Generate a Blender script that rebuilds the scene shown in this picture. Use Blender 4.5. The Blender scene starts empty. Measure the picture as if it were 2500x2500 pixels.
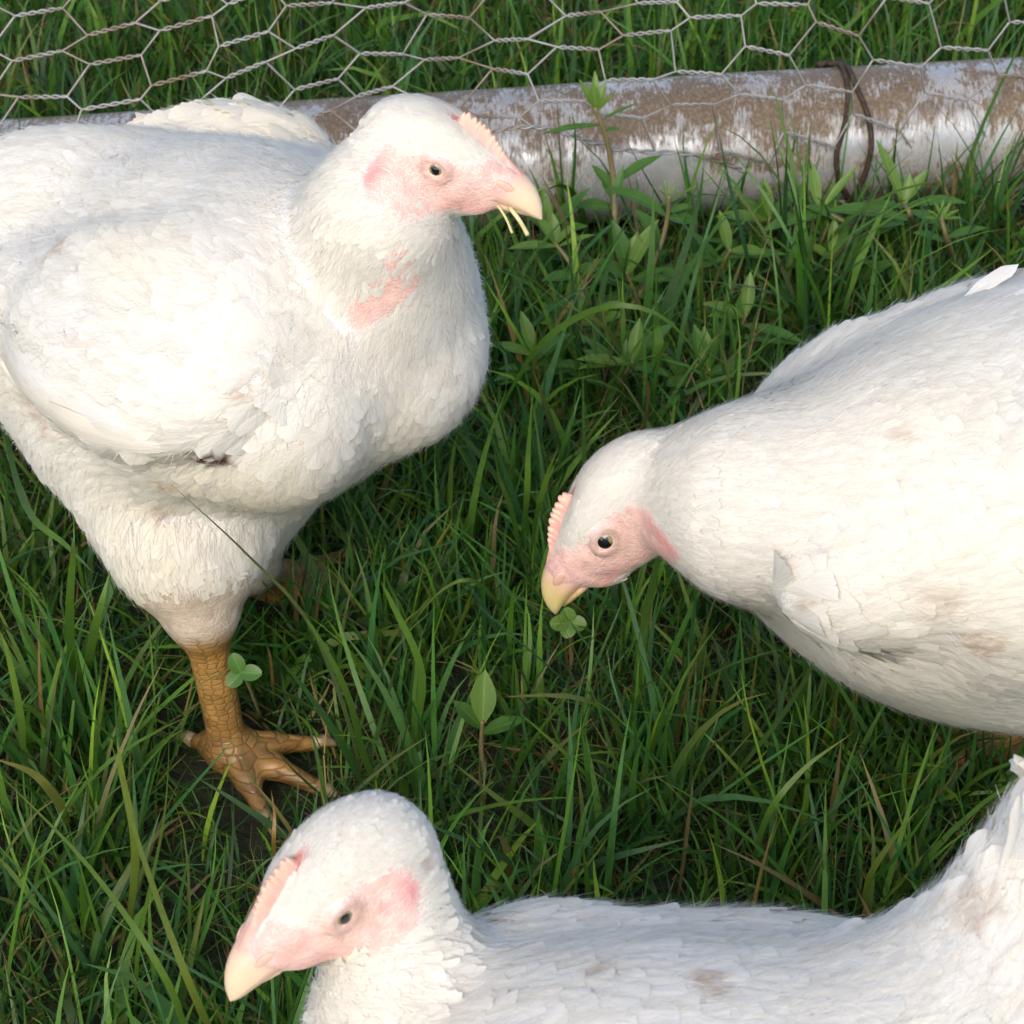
import bpy, math, time
import numpy as np
from mathutils import Vector, Matrix
SIL = False
T0 = time.time()
rng = np.random.default_rng(7)

# ------------------------------------------------------------------ camera, sky, sun, exposure
scene = bpy.context.scene
PITCH, CAM_H, FPX = math.radians(40.0), 0.88, 5320.0
cam = bpy.data.cameras.new('camera'); cam_o = bpy.data.objects.new('camera', cam)
scene.collection.objects.link(cam_o); scene.camera = cam_o
cam_o.location = (0, 0, CAM_H); cam_o.rotation_euler = (math.pi/2 - PITCH, 0, 0)
cam.sensor_width = 36; cam.lens = 36*FPX/2500; cam.clip_start = 0.02; cam.clip_end = 200
cam.dof.use_dof = True; cam.dof.focus_distance = 1.02; cam.dof.aperture_fstop = 32
SUN_EL, SUN_AZ = math.radians(42), math.radians(193)   # azimuth of the sun, clockwise from +Y
w = bpy.data.worlds.new('World'); scene.world = w; w.use_nodes = True
nt = w.node_tree; bg = nt.nodes['Background']
sky = nt.nodes.new('ShaderNodeTexSky'); sky.sky_type = 'NISHITA'; sky.sun_disc = False
sky.sun_elevation = SUN_EL; sky.sun_rotation = SUN_AZ; sky.air_density = 1.0; sky.dust_density = 2.0
nt.links.new(sky.outputs[0], bg.inputs[0]); bg.inputs[1].default_value = 0.15
sun = bpy.data.lights.new('sun', 'SUN'); sun_o = bpy.data.objects.new('sun', sun); scene.collection.objects.link(sun_o)
sun.energy = 1.3; sun.angle = math.radians(40); sun.color = (1.0, 0.89, 0.74)
sd = Vector((math.sin(SUN_AZ)*math.cos(SUN_EL), math.cos(SUN_AZ)*math.cos(SUN_EL), math.sin(SUN_EL)))
sun_o.rotation_euler = (-sd).to_track_quat('-Z', 'Y').to_euler(); sun_o.location = (0, 0, 3)
scene.view_settings.view_transform = 'Standard'; scene.view_settings.look = 'None'
scene.view_settings.exposure = 0.62; scene.view_settings.gamma = 1.0
scene.render.engine = 'CYCLES'
scene.cycles.max_bounces = 7; scene.cycles.diffuse_bounces = 5; scene.cycles.use_adaptive_sampling = True; scene.cycles.adaptive_threshold = .025; scene.cycles.transparent_max_bounces = 16

# ------------------------------------------------------------------ helpers
A = np.array
sp, cp = math.sin(PITCH), math.cos(PITCH)
CR, CU, CN = A([1., 0, 0]), A([0, sp, cp]), A([0, -cp, sp])      # right, up, towards the viewer
CP = A([0, 0, CAM_H])
ZUP = A([0, 0, 1.])
def at(px, py, d):                       # photo pixel + distance along the view axis -> world point
    return CP + d*(-CN + (px-1250)/FPX*CR + (1250-py)/FPX*CU)
def atz(px, py, z):                      # photo pixel + height above the ground -> world point
    r = -CN + (px-1250)/FPX*CR + (1250-py)/FPX*CU
    return CP + r*((z-CAM_H)/r[2])
def aty(px, py, y):
    r = -CN + (px-1250)/FPX*CR + (1250-py)/FPX*CU
    return CP + r*(y/r[1])
def unit(v): v = np.asarray(v, float); return v/np.linalg.norm(v)
def unitr(v): return v/np.maximum(np.linalg.norm(v, axis=-1, keepdims=True), 1e-9)
def smooth01(x): x = np.clip(x, 0, 1); return x*x*(3-2*x)

def link(o, parent=None):
    scene.collection.objects.link(o)
    if parent is not None:
        o.parent = parent; o.matrix_parent_inverse = parent.matrix_world.inverted() if parent.type == 'EMPTY' else Matrix()
    return o
def tag(o, label, cat, group=None, kind=None):
    if label: o['label'] = label
    if cat: o['category'] = cat
    if group: o['group'] = group
    if kind: o['kind'] = kind
    return o
def empty(name, loc, label, cat, group=None):
    o = bpy.data.objects.new(name, None); o.empty_display_size = .05
    o.location = loc; scene.collection.objects.link(o)
    o.matrix_world = Matrix.Translation(Vector(loc))
    return tag(o, label, cat, group)
def raw_mesh(name, V, F, mat=None, smooth=True):
    """V (n,3); F list of (m,k) int arrays"""
    me = bpy.data.meshes.new(name)
    V = np.asarray(V, np.float32); 
    if not isinstance(F, (list, tuple)): F = [F]
    F = [np.asarray(f, np.int32) for f in F if len(f)]
    nl = sum(f.size for f in F); nf = sum(len(f) for f in F)
    me.vertices.add(len(V)); me.vertices.foreach_set('co', V.ravel())
    me.loops.add(nl); me.loops.foreach_set('vertex_index', np.concatenate([f.ravel() for f in F]))
    me.polygons.add(nf)
    tot = np.concatenate([np.full(len(f), f.shape[1], np.int32) for f in F])
    st = np.concatenate([[0], np.cumsum(tot)[:-1]]).astype(np.int32)
    me.polygons.foreach_set('loop_start', st)
    try: me.polygons.foreach_set('loop_total', tot)
    except Exception: pass
    me.polygons.foreach_set('use_smooth', np.full(nf, smooth))
    if mat: me.materials.append(mat)
    me.update(calc_edges=True)
    return me
def attr(me, name, data, kind='FLOAT'):
    a = me.attributes.new(name, kind, 'POINT')
    key = {'FLOAT': 'value', 'FLOAT_VECTOR': 'vector', 'FLOAT_COLOR': 'color'}[kind]
    a.data.foreach_set(key, np.asarray(data, np.float32).ravel())
def mesh_obj(name, V, F, mat, parent=None, smooth=True):
    return link(bpy.data.objects.new(name, raw_mesh(name, V, F, mat, smooth)), parent)

def vnoise(p, scale=1.0, seed=0):
    """cheap value noise, p (n,3) -> (n,) in 0..1"""
    p = np.asarray(p)*scale; i = np.floor(p).astype(np.int64); f = p-i; f = f*f*(3-2*f)
    def h(x, y, z):
        n = (x*374761393 + y*668265263 + z*2147483647*3 + seed*974711) & 0xffffffff
        n = ((n ^ (n >> 13))*1274126177) & 0xffffffff
        n = n ^ (n >> 16)
        return (n & 0xffff)/65535.
    x, y, z = i[:, 0], i[:, 1], i[:, 2]; r = 0
    for a in (0, 1):
        for b in (0, 1):
            for c in (0, 1):
                wgt = (f[:, 0] if a else 1-f[:, 0])*(f[:, 1] if b else 1-f[:, 1])*(f[:, 2] if c else 1-f[:, 2])
                r = r + wgt*h(x+a, y+b, z+c)
    return r

def tube(pts, rad, n=6, close=True):
    """tube along pts (m,3), radius scalar or (m,) -> V, quads"""
    pts = np.asarray(pts, float); m = len(pts); rad = np.broadcast_to(np.asarray(rad, float), (m,))
    t = unitr(np.gradient(pts, axis=0)); ref = A([0.31, 0.2, 0.93])
    if abs(np.dot(t[0], ref)) > .9: ref = A([1., 0, 0])
    u = np.zeros_like(pts); v0 = unit(np.cross(t[0], ref))
    for k in range(m):
        v0 = v0-t[k]*np.dot(v0, t[k]); v0 = unit(v0); u[k] = v0
    b = np.cross(t, u); a = np.linspace(0, 2*np.pi, n, endpoint=False)
    V = pts[:, None]+rad[:, None, None]*(np.cos(a)[None, :, None]*u[:, None]+np.sin(a)[None, :, None]*b[:, None])
    V = V.reshape(-1, 3); k = np.arange(m-1)[:, None]*n; j = np.arange(n)[None]; j2 = (j+1) % n
    F = np.stack([k+j, k+j2, k+n+j2, k+n+j], -1).reshape(-1, 4)
    if close:
        c0, c1 = len(V), len(V)+1; V = np.vstack([V, pts[:1], pts[-1:]])
        a_ = np.arange(n); b_ = (a_+1) % n
        T = np.vstack([np.stack([np.full(n, c0), b_, a_], 1), np.stack([np.full(n, c1), (m-1)*n+a_, (m-1)*n+b_], 1)])
        return V, [F, T]
    return V, [F]
def join(parts):
    """list of (V, [F..]) -> V, [quads, tris]"""
    V, by, o = [], {}, 0
    for v, fs in parts:
        V.append(v)
        for f in fs:
            by.setdefault(f.shape[1], []).append(f+o)
        o += len(v)
    return np.vstack(V), [np.vstack(x) for x in by.values()]
def spline(P, n):
    """Catmull-Rom through P (m,k)"""
    P = np.asarray(P, float); m = len(P); Q = np.vstack([2*P[0]-P[1], P, 2*P[-1]-P[-2]])
    t = np.linspace(0, m-1-1e-9, n); i = t.astype(int); f = (t-i)[:, None]
    a, b, c, d = Q[i], Q[i+1], Q[i+2], Q[i+3]
    return .5*(2*b+(c-a)*f+(2*a-5*b+4*c-d)*f**2+(3*b-a-3*c+d)*f**3)

# ------------------------------------------------------------------ materials
class M:
    """small node helper"""
    def __init__(s, name):
        s.m = bpy.data.materials.new(name); s.m.use_nodes = True; s.t = s.m.node_tree
        s.b = s.t.nodes['Principled BSDF']; s.out = s.t.nodes['Material Output']
    def n(s, typ, **kw):
        x = s.t.nodes.new(typ)
        for k, v in kw.items():
            if k.startswith('i_'):
                key = k[2:]; key = int(key) if key.isdigit() else key.replace('_', ' ')
                x.inputs[key].default_value = v
            else: setattr(x, k, v)
        return x
    def l(s, a, b): s.t.links.new(a, b)
    def attr(s, name): return s.n('ShaderNodeAttribute', attribute_name=name)
    def mix(s, fac, a, b, mode='MIX'):
        x = s.n('ShaderNodeMix', data_type='RGBA', blend_type=mode)
        for inp, v in ((x.inputs[0], fac), (x.inputs[6], a), (x.inputs[7], b)):
            if hasattr(v, 'node'): s.l(v, inp)
            else: inp.default_value = v if not isinstance(v, tuple) else (*v, 1)[:4]
        return x.outputs[2]
    def ramp(s, fac, stops):
        r = s.n('ShaderNodeValToRGB'); e = r.color_ramp.elements
        while len(e) < len(stops): e.new(.5)
        for el, (p, c) in zip(e, stops): el.position = p; el.color = (*c, 1) if len(c) == 3 else c
        s.l(fac, r.inputs[0]); return r.outputs[0]
    def noise(s, scale, detail=4, vec=None, rough=.55, dist=0):
        x = s.n('ShaderNodeTexNoise'); x.inputs['Scale'].default_value = scale; x.inputs['Detail'].default_value = detail
        x.inputs['Roughness'].default_value = rough; x.inputs['Distortion'].default_value = dist
        if vec is not None: s.l(vec, x.inputs['Vector'])
        return x.outputs[0]
    def pos(s): return s.n('ShaderNodeTexCoord').outputs['Object']
    def bump(s, h, strength=.3, dist=.001, normal=None):
        b = s.n('ShaderNodeBump'); b.inputs['Strength'].default_value = strength; b.inputs['Distance'].default_value = dist
        s.l(h, b.inputs['Height'])
        if normal is not None: s.l(normal, b.inputs['Normal'])
        return b.outputs[0]

def mat_feather():
    m = M('white_feather')
    col = m.attr('tint').outputs['Color']
    v = m.attr('vane')                                # x: along, y: across
    sep = m.n('ShaderNodeSeparateXYZ'); m.l(v.outputs['Vector'], sep.inputs[0])
    geo = m.n('ShaderNodeNewGeometry')
    bn = m.attr('bodyn')
    vt = m.n('ShaderNodeVectorTransform', vector_type='NORMAL', convert_from='OBJECT', convert_to='WORLD'); m.l(bn.outputs['Vector'], vt.inputs[0])
    mx = m.n('ShaderNodeMix', data_type='VECTOR')
    dt = m.n('ShaderNodeVectorMath', operation='DOT_PRODUCT'); m.l(geo.outputs['Normal'], dt.inputs[0]); m.l(vt.outputs[0], dt.inputs[1])
    mr = m.n('ShaderNodeMapRange'); mr.inputs[1].default_value = -.05; mr.inputs[2].default_value = .5; mr.inputs[4].default_value = 1.0; m.l(dt.outputs['Value'], mr.inputs[0])
    so = m.n('ShaderNodeMath', operation='MULTIPLY'); m.l(mr.outputs[0], so.inputs[0]); m.l(m.attr('soft').outputs['Fac'], so.inputs[1]); m.l(so.outputs[0], mx.inputs[0])
    m.l(geo.outputs['Normal'], mx.inputs[4]); m.l(vt.outputs[0], mx.inputs[5])
    nn = m.n('ShaderNodeVectorMath', operation='NORMALIZE'); m.l(mx.outputs[1], nn.inputs[0])
    ab = m.n('ShaderNodeMath', operation='ABSOLUTE'); m.l(sep.outputs[1], ab.inputs[0])
    al = m.n('ShaderNodeMath', operation='MULTIPLY_ADD'); m.l(ab.outputs[0], al.inputs[0]); al.inputs[1].default_value = -.45; m.l(sep.outputs[0], al.inputs[2])
    cx = m.n('ShaderNodeCombineXYZ'); m.l(al.outputs[0], cx.inputs[0])
    sc_y = m.n('ShaderNodeMath', operation='MULTIPLY'); m.l(sep.outputs[1], sc_y.inputs[0]); sc_y.inputs[1].default_value = .05; m.l(sc_y.outputs[0], cx.inputs[1])
    rn = m.attr('rnd'); m.l(rn.outputs['Fac'], cx.inputs[2])
    st = m.noise(16, 3, cx.outputs[0], .6)
    col = m.mix(.6, col, m.ramp(st, [(.30, (.86, .85, .83)), (.62, (1.0, 1.0, 1.0))]), 'MULTIPLY')
    dif = m.b; dif.inputs['Roughness'].default_value = .75; dif.inputs['Specular IOR Level'].default_value = .18
    m.l(col, dif.inputs['Base Color']); m.l(m.bump(st, .5, .0006, nn.outputs[0]), dif.inputs['Normal'])
    tr = m.n('ShaderNodeBsdfTranslucent'); m.l(col, tr.inputs[0])
    ms = m.n('ShaderNodeMixShader'); ms.inputs[0].default_value = .10
    m.l(dif.outputs[0], ms.inputs[1]); m.l(tr.outputs[0], ms.inputs[2])
    m.l(ms.outputs[0], m.out.inputs[0])
    return m.m
def mat_skin():
    m = M('bird_skin'); p = m.pos()
    col = m.attr('tint').outputs['Color']
    n1 = m.noise(520, 4, p, .6); n2 = m.noise(90, 4, p)
    pv = m.n('ShaderNodeTexVoronoi'); pv.inputs['Scale'].default_value = 900; m.l(p, pv.inputs['Vector'])
    pc = m.n('ShaderNodeMath', operation='MULTIPLY_ADD'); m.l(pv.outputs['Distance'], pc.inputs[0]); pc.inputs[1].default_value = -.7; wr = m.noise(190, 3, p, .5, 1.5); wa = m.n('ShaderNodeMath', operation='MULTIPLY_ADD'); m.l(wr, wa.inputs[0]); wa.inputs[1].default_value = 1.6; m.l(n1, wa.inputs[2]); m.l(wa.outputs[0], pc.inputs[2])
    c2 = m.mix(.35, col, m.mix(n1, (.45, .42, .42), (1.3, 1.28, 1.28)), 'MULTIPLY')
    # yellow-brown scutes on the legs, laid out by the leg coordinate
    leg = m.attr('leg')
    br = m.n('ShaderNodeTexVoronoi', feature='DISTANCE_TO_EDGE'); br.inputs['Scale'].default_value = 2.5; br.inputs['Randomness'].default_value = .55
    vc = m.n('ShaderNodeTexVoronoi'); vc.inputs['Scale'].default_value = 2.5; vc.inputs['Randomness'].default_value = .55
    ns = m.n('ShaderNodeTexNoise'); ns.inputs['Scale'].default_value = 2.2; m.l(leg.outputs['Vector'], ns.inputs['Vector'])
    add = m.n('ShaderNodeMix', data_type='VECTOR'); add.inputs[0].default_value = .10
    m.l(leg.outputs['Vector'], add.inputs[4]); m.l(ns.outputs['Color'], add.inputs[5])
    mpv = m.n('ShaderNodeMapping'); mpv.inputs['Scale'].default_value = (.62, 1.15, 1); m.l(add.outputs[1], mpv.inputs[0])
    m.l(mpv.outputs[0], br.inputs['Vector']); m.l(mpv.outputs[0], vc.inputs['Vector'])
    sv_ = m.n('ShaderNodeSeparateColor'); m.l(vc.outputs['Color'], sv_.inputs[0])
    brc = m.mix(m.ramp(br.outputs['Distance'], [(0, (0, 0, 0)), (.07, (1, 1, 1))]), (.50, .42, .34), m.mix(sv_.outputs[0], (.82, .80, .78), (1.12, 1.1, 1.08)))
    brh = m.ramp(br.outputs['Distance'], [(0, (0, 0, 0)), (.16, (1, 1, 1))])
    lm = m.attr('legmask').outputs['Fac']
    c3 = m.mix(lm, c2, m.mix(1.0, c2, brc, 'MULTIPLY'))
    m.l(c3, m.b.inputs['Base Color'])
    hb = m.n('ShaderNodeMix', data_type='FLOAT'); m.l(lm, hb.inputs[0]); m.l(pc.outputs[0], hb.inputs[2])
    inv = m.n('ShaderNodeMath', operation='MULTIPLY'); m.l(brh, inv.inputs[0]); inv.inputs[1].default_value = 1.6
    m.l(inv.outputs[0], hb.inputs[3])
    m.l(m.bump(hb.outputs[0], .35, .0011), m.b.inputs['Normal'])
    m.b.inputs['Roughness'].default_value = .36; m.b.inputs['Subsurface Weight'].default_value = .12
    m.b.inputs['Subsurface Radius'].default_value = (.006, .002, .0015)
    return m.m
def mat_simple(name, col, rough=.5, spec=.5, sss=0, noise=None, col2=None, bump=0, metal=0):
    m = M(name)
    if noise:
        p = m.pos(); n = m.noise(noise, 4, p)
        m.l(m.mix(m.ramp(n, [(.35, (0, 0, 0)), (.65, (1, 1, 1))]), col, col2), m.b.inputs['Base Color'])
        if bump: m.l(m.bump(n, bump, .0006), m.b.inputs['Normal'])
    else: m.b.inputs['Base Color'].default_value = (*col, 1)
    m.b.inputs['Roughness'].default_value = rough; m.b.inputs['Specular IOR Level'].default_value = spec
    m.b.inputs['Metallic'].default_value = metal
    if sss:
        m.b.inputs['Subsurface Weight'].default_value = sss; m.b.inputs['Subsurface Radius'].default_value = (.005, .0022, .0015)
    return m.m
FEATHER = mat_feather(); SKIN = mat_skin()
def mat_horn(name):
    m = M(name); p = m.pos(); c = m.attr('tint').outputs['Color']; n = m.noise(220, 4, p)
    m.l(m.mix(.4, c, m.mix(n, (.75, .72, .68), (1.12, 1.12, 1.12)), 'MULTIPLY'), m.b.inputs['Base Color'])
    m.l(m.bump(n, .25, .0005), m.b.inputs['Normal'])
    m.b.inputs['Roughness'].default_value = .38; m.b.inputs['Subsurface Weight'].default_value = .25; m.b.inputs['Subsurface Radius'].default_value = (.004, .002, .001); return m.m
BEAK = mat_horn('horn_beak'); COMB = mat_horn('fleshy_comb')
EYE = mat_simple('eye_pupil', (.008, .008, .01), .05, .9)
IRIS = mat_simple('eye_iris', (.20, .17, .09), .12, .8, 0, 900, (.30, .25, .14))
CLAW = mat_simple('claw_horn', (.25, .17, .09), .4, .5, 0, 200, (.4, .3, .18))

# ------------------------------------------------------------------ signed-distance bird bodies
def smin(a, b, k):
    h = np.maximum(k-np.abs(a-b), 0)/k
    return np.minimum(a, b)-h*h*k*.25
class SDF:
    def __init__(s): s.p = []
    def ell(s, c, r, axes, k=.02, reg='body', flow=None, neg=False):
        s.p.append(dict(t='e', c=np.asarray(c, float), r=np.asarray(r, float), A=np.asarray(axes, float), k=k, reg=reg, flow=flow)); return s
    def cone(s, a, b, ra, rb, k=.02, reg='body', flow=None):
        s.p.append(dict(t='c', a=np.asarray(a, float), b=np.asarray(b, float), ra=ra, rb=rb, k=k, reg=reg, flow=flow)); return s
    def one(s, q, P):
        if q['t'] == 'e':
            L = (P-q['c'].astype(P.dtype))@q['A'].T.astype(P.dtype); L /= q['r'].astype(P.dtype)
            k0 = np.sqrt(np.einsum('ij,ij->i', L, L)); L /= q['r'].astype(P.dtype); k1 = np.sqrt(np.einsum('ij,ij->i', L, L))
            return k0*(k0-1)/np.maximum(k1, 1e-9)
        a_ = q['a'].astype(P.dtype); ab = (q['b']-q['a']).astype(P.dtype); D = P-a_
        t = np.clip(D@ab/np.dot(ab, ab), 0, 1); D -= t[:, None]*ab
        return np.sqrt(np.einsum('ij,ij->i', D, D))-(q['ra']+t*(q['rb']-q['ra'])).astype(P.dtype)
    def local(s, P):
        """index of the points near the head / near the legs; everything else skips those shapes"""
        out = {}
        for r in ('head', 'leg'):
            qs = [q for q in s.p if q['reg'] == r]
            if not qs: out[r] = np.arange(0); continue
            pts = A([x for q in qs for x in ((q['c']-q['r'].max(), q['c']+q['r'].max()) if q['t'] == 'e' else (q['a'], q['b']))])
            lo, hi = (pts.min(0)-.045).astype(P.dtype), (pts.max(0)+.045).astype(P.dtype)
            out[r] = np.nonzero(((P > lo) & (P < hi)).all(1))[0]
        return out
    def __call__(s, P):
        P = np.asarray(P); P = P if P.dtype in (np.float32, np.float64) else P.astype(float)
        d = None; sub = s.local(P); PS = {r: P[i] for r, i in sub.items()}
        for q in s.p:
            r = q['reg']
            if r in sub and d is not None:
                i = sub[r]
                if len(i): d[i] = smin(d[i], s.one(q, PS[r]), q['k'])
                continue
            x = s.one(q, P); d = x if d is None else smin(d, x, q['k'])
        return d
    def grad(s, P, e=4e-4):
        g = np.zeros_like(P)
        for i in range(3):
            o = np.zeros(3); o[i] = e; g[:, i] = (s(P+o)-s(P-o))/(2*e)
        return g
    def weights(s, P, tau=.006):
        sub = s.local(P); D = np.full((len(P), len(s.p)), 1.0)
        for j, q in enumerate(s.p):
            if q['reg'] in sub: i = sub[q['reg']]; D[i, j] = s.one(q, P[i])
            else: D[:, j] = s.one(q, P)
        D -= D.min(1, keepdims=True)
        W = np.exp(-D/tau); return W/W.sum(1, keepdims=True)
    def bounds(s):
        lo, hi = [], []
        for q in s.p:
            if q['t'] == 'e':
                r = q['r'].max(); lo.append(q['c']-r); hi.append(q['c']+r)
            else:
                r = max(q['ra'], q['rb']); lo.append(np.minimum(q['a'], q['b'])-r); hi.append(np.maximum(q['a'], q['b'])+r)
        return np.min(lo, 0)-.012, np.max(hi, 0)+.012
def axis_samples(lo, hi, fine, h, hf):
    out = [lo]; x = lo
    while x < hi:
        x += hf if fine[0]-hf <= x <= fine[1] else h
        out.append(x)
    return A(out)
def surface_nets(f, lo, hi, fine_lo, fine_hi, h=.004, hf=.0018):
    X = [axis_samples(lo[i], hi[i], (fine_lo[i], fine_hi[i]), h, hf) for i in range(3)]
    nx, ny, nz = map(len, X)
    # coarse pass: evaluate everywhere on a sparse lattice, then only near the surface
    G = np.stack(np.meshgrid(*X, indexing='ij'), -1).reshape(-1, 3)
    V = np.full(len(G), 1.0)
    st = 4
    ix = [np.unique(np.r_[np.arange(0, n, st), n-1]) for n in (nx, ny, nz)]
    cg = np.stack(np.meshgrid(X[0][ix[0]], X[1][ix[1]], X[2][ix[2]], indexing='ij'), -1).reshape(-1, 3)
    cv = f(cg.astype(np.float32)).reshape([len(i) for i in ix])
    near = [np.minimum(np.searchsorted(i, np.arange(n), side='left'), len(i)-1) for i, n in zip(ix, (nx, ny, nz))]
    cvf = cv[np.ix_(*near)].ravel()
    V = cvf.copy(); band = np.abs(cvf) < .032
    V[band] = f(G[band].astype(np.float32)); V = V.reshape(nx, ny, nz)
    S = V < 0
    cs = [S[a:nx-1+a, b:ny-1+b, c:nz-1+c] for a in (0, 1) for b in (0, 1) for c in (0, 1)]
    cnt = sum(x.astype(np.int8) for x in cs); act = (cnt > 0) & (cnt < 8)
    I, J, K = np.nonzero(act); n = len(I)
    idx = np.full(act.shape, -1, np.int64); idx[I, J, K] = np.arange(n)
    corners = [(a, b, c) for a in (0, 1) for b in (0, 1) for c in (0, 1)]
    val = {c: V[I+c[0], J+c[1], K+c[2]] for c in corners}
    pos = {c: np.stack([X[0][I+c[0]], X[1][J+c[1]], X[2][K+c[2]]], 1) for c in corners}
    acc = np.zeros((n, 3)); num = np.zeros(n)
    for c in corners:
        for ax in range(3):
            if c[ax] == 0:
                d = list(c); d[ax] = 1; d = tuple(d)
                va, vb = val[c], val[d]; cr = (va < 0) != (vb < 0)
                t = np.where(cr, va/np.where(va == vb, 1, va-vb), 0)
                acc += np.where(cr[:, None], pos[c]+t[:, None]*(pos[d]-pos[c]), 0); num += cr
    P = acc/num[:, None]
    Q = []
    for ax in range(3):
        o1, o2 = [(1, 2), (2, 0), (0, 1)][ax]
        sl = [slice(0, s_) for s_ in V.shape]; a_ = list(sl); b_ = list(sl)
        a_[ax] = slice(0, V.shape[ax]-1); b_[ax] = slice(1, V.shape[ax])
        sa, sb = S[tuple(a_)], S[tuple(b_)]
        E = np.stack(np.nonzero(sa != sb), 1)
        E = E[(E[:, o1] > 0) & (E[:, o2] > 0) & (E[:, o1] < V.shape[o1]-1) & (E[:, o2] < V.shape[o2]-1)]
        inside = sa[E[:, 0], E[:, 1], E[:, 2]]
        def cell(d1, d2):
            c = E.copy(); c[:, o1] += d1; c[:, o2] += d2; return idx[c[:, 0], c[:, 1], c[:, 2]]
        q = np.stack([cell(-1, -1), cell(0, -1), cell(0, 0), cell(-1, 0)], 1)
        q[~inside] = q[~inside][:, ::-1]
        Q.append(q)
    Q = np.vstack(Q); Q = Q[(Q >= 0).all(1)]
    for _ in range(2):
        g = f.grad(P); P = P-f(P)[:, None]*g/np.maximum((g*g).sum(1, keepdims=True), .2)*.9
    return P, Q

# ------------------------------------------------------------------ feathers
def feather_template(nb, width, seed, fray=.5, ang=38):
    """a closed vane of barbs swept forward from the shaft to a rounded outline: verts (x along, y across, z, edge 0..1), quads"""
    r = np.random.default_rng(seed); V, F = [], []
    def outline(x): return width*(min(1, .25+1.5*x) if x < .55 else math.sqrt(max(0, 1-((x-.55)/.45)**2)))
    ts = np.linspace(.03, .92, nb)
    for side in (-1, 1):
        k0 = len(V)
        for i, t0 in enumerate(ts):
            a = math.radians(ang*(1-.45*t0)+3); ln = .02
            while ln < 1.2 and math.sin(a)*ln < outline(t0+math.cos(a)*ln): ln += .01
            ln *= 1+r.normal(0, .07*fray)
            c = A([t0, 0, 0]); e = c+A([math.cos(a)*ln, side*math.sin(a)*ln, 0]); m_ = c*.4+e*.6
            V += [[*c, .25*(i == nb-1)], [*m_, .6], [*e, 1]]
        V += [[.97, 0, 0, .75], [.985, side*.006, 0, .88], [1.0, side*.012, 0, 1]]
        for i in range(nb):
            for j in range(2):
                q = [k0+i*3+j, k0+i*3+j+1, k0+(i+1)*3+j+1, k0+(i+1)*3+j]
                F.append(q[::-1] if side > 0 else q)
    V = A(V, float); y = V[:, 1]; V[:, 2] = -y*y*.42/max(width, .05)
    return V, A(F)
T_BODY = [feather_template(9, .33, 10+i, 1.2, 40) for i in range(5)]
T_FLUFF = [feather_template(9, .30, 30+i, 2.6, 30) for i in range(5)]
T_NECK = [feather_template(6, .16, 50+i, 2.2, 20) for i in range(5)]
T_HEAD = [feather_template(4, .13, 70+i, 2.0, 16) for i in range(5)]

def down_template(seed):
    r = np.random.default_rng(seed); V, F = [], []
    for i, (x, w_) in enumerate(((0, .5), (.35, .45), (.7, .32), (1, .05))):
        V += [[x, -w_, 0, .2], [x, w_, 0, .2]]
        if i: F.append([2*i-2, 2*i-1, 2*i+1, 2*i])
    return A(V, float), A(F)
T_DOWN = [down_template(0)]
def poisson(P, R, order):
    """dart throwing with per-point radius"""
    cell = float(np.max(R)); keep = []; grid = {}
    C = np.floor(P/cell).astype(int)
    offs = [(a, b, c) for a in (-1, 0, 1) for b in (-1, 0, 1) for c in (-1, 0, 1)]
    Pl, Rl, Cl = P.tolist(), R.tolist(), C.tolist()
    for i in order:
        x, y, z = Pl[i]; cx, cy, cz = Cl[i]; r2 = Rl[i]**2; ok = True
        for a, b, c in offs:
            for j in grid.get((cx+a, cy+b, cz+c), ()):
                q = Pl[j]
                if (x-q[0])**2+(y-q[1])**2+(z-q[2])**2 < r2: ok = False; break
            if not ok: break
        if ok: grid.setdefault((cx, cy, cz), []).append(i); keep.append(i)
    return A(keep)
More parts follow.
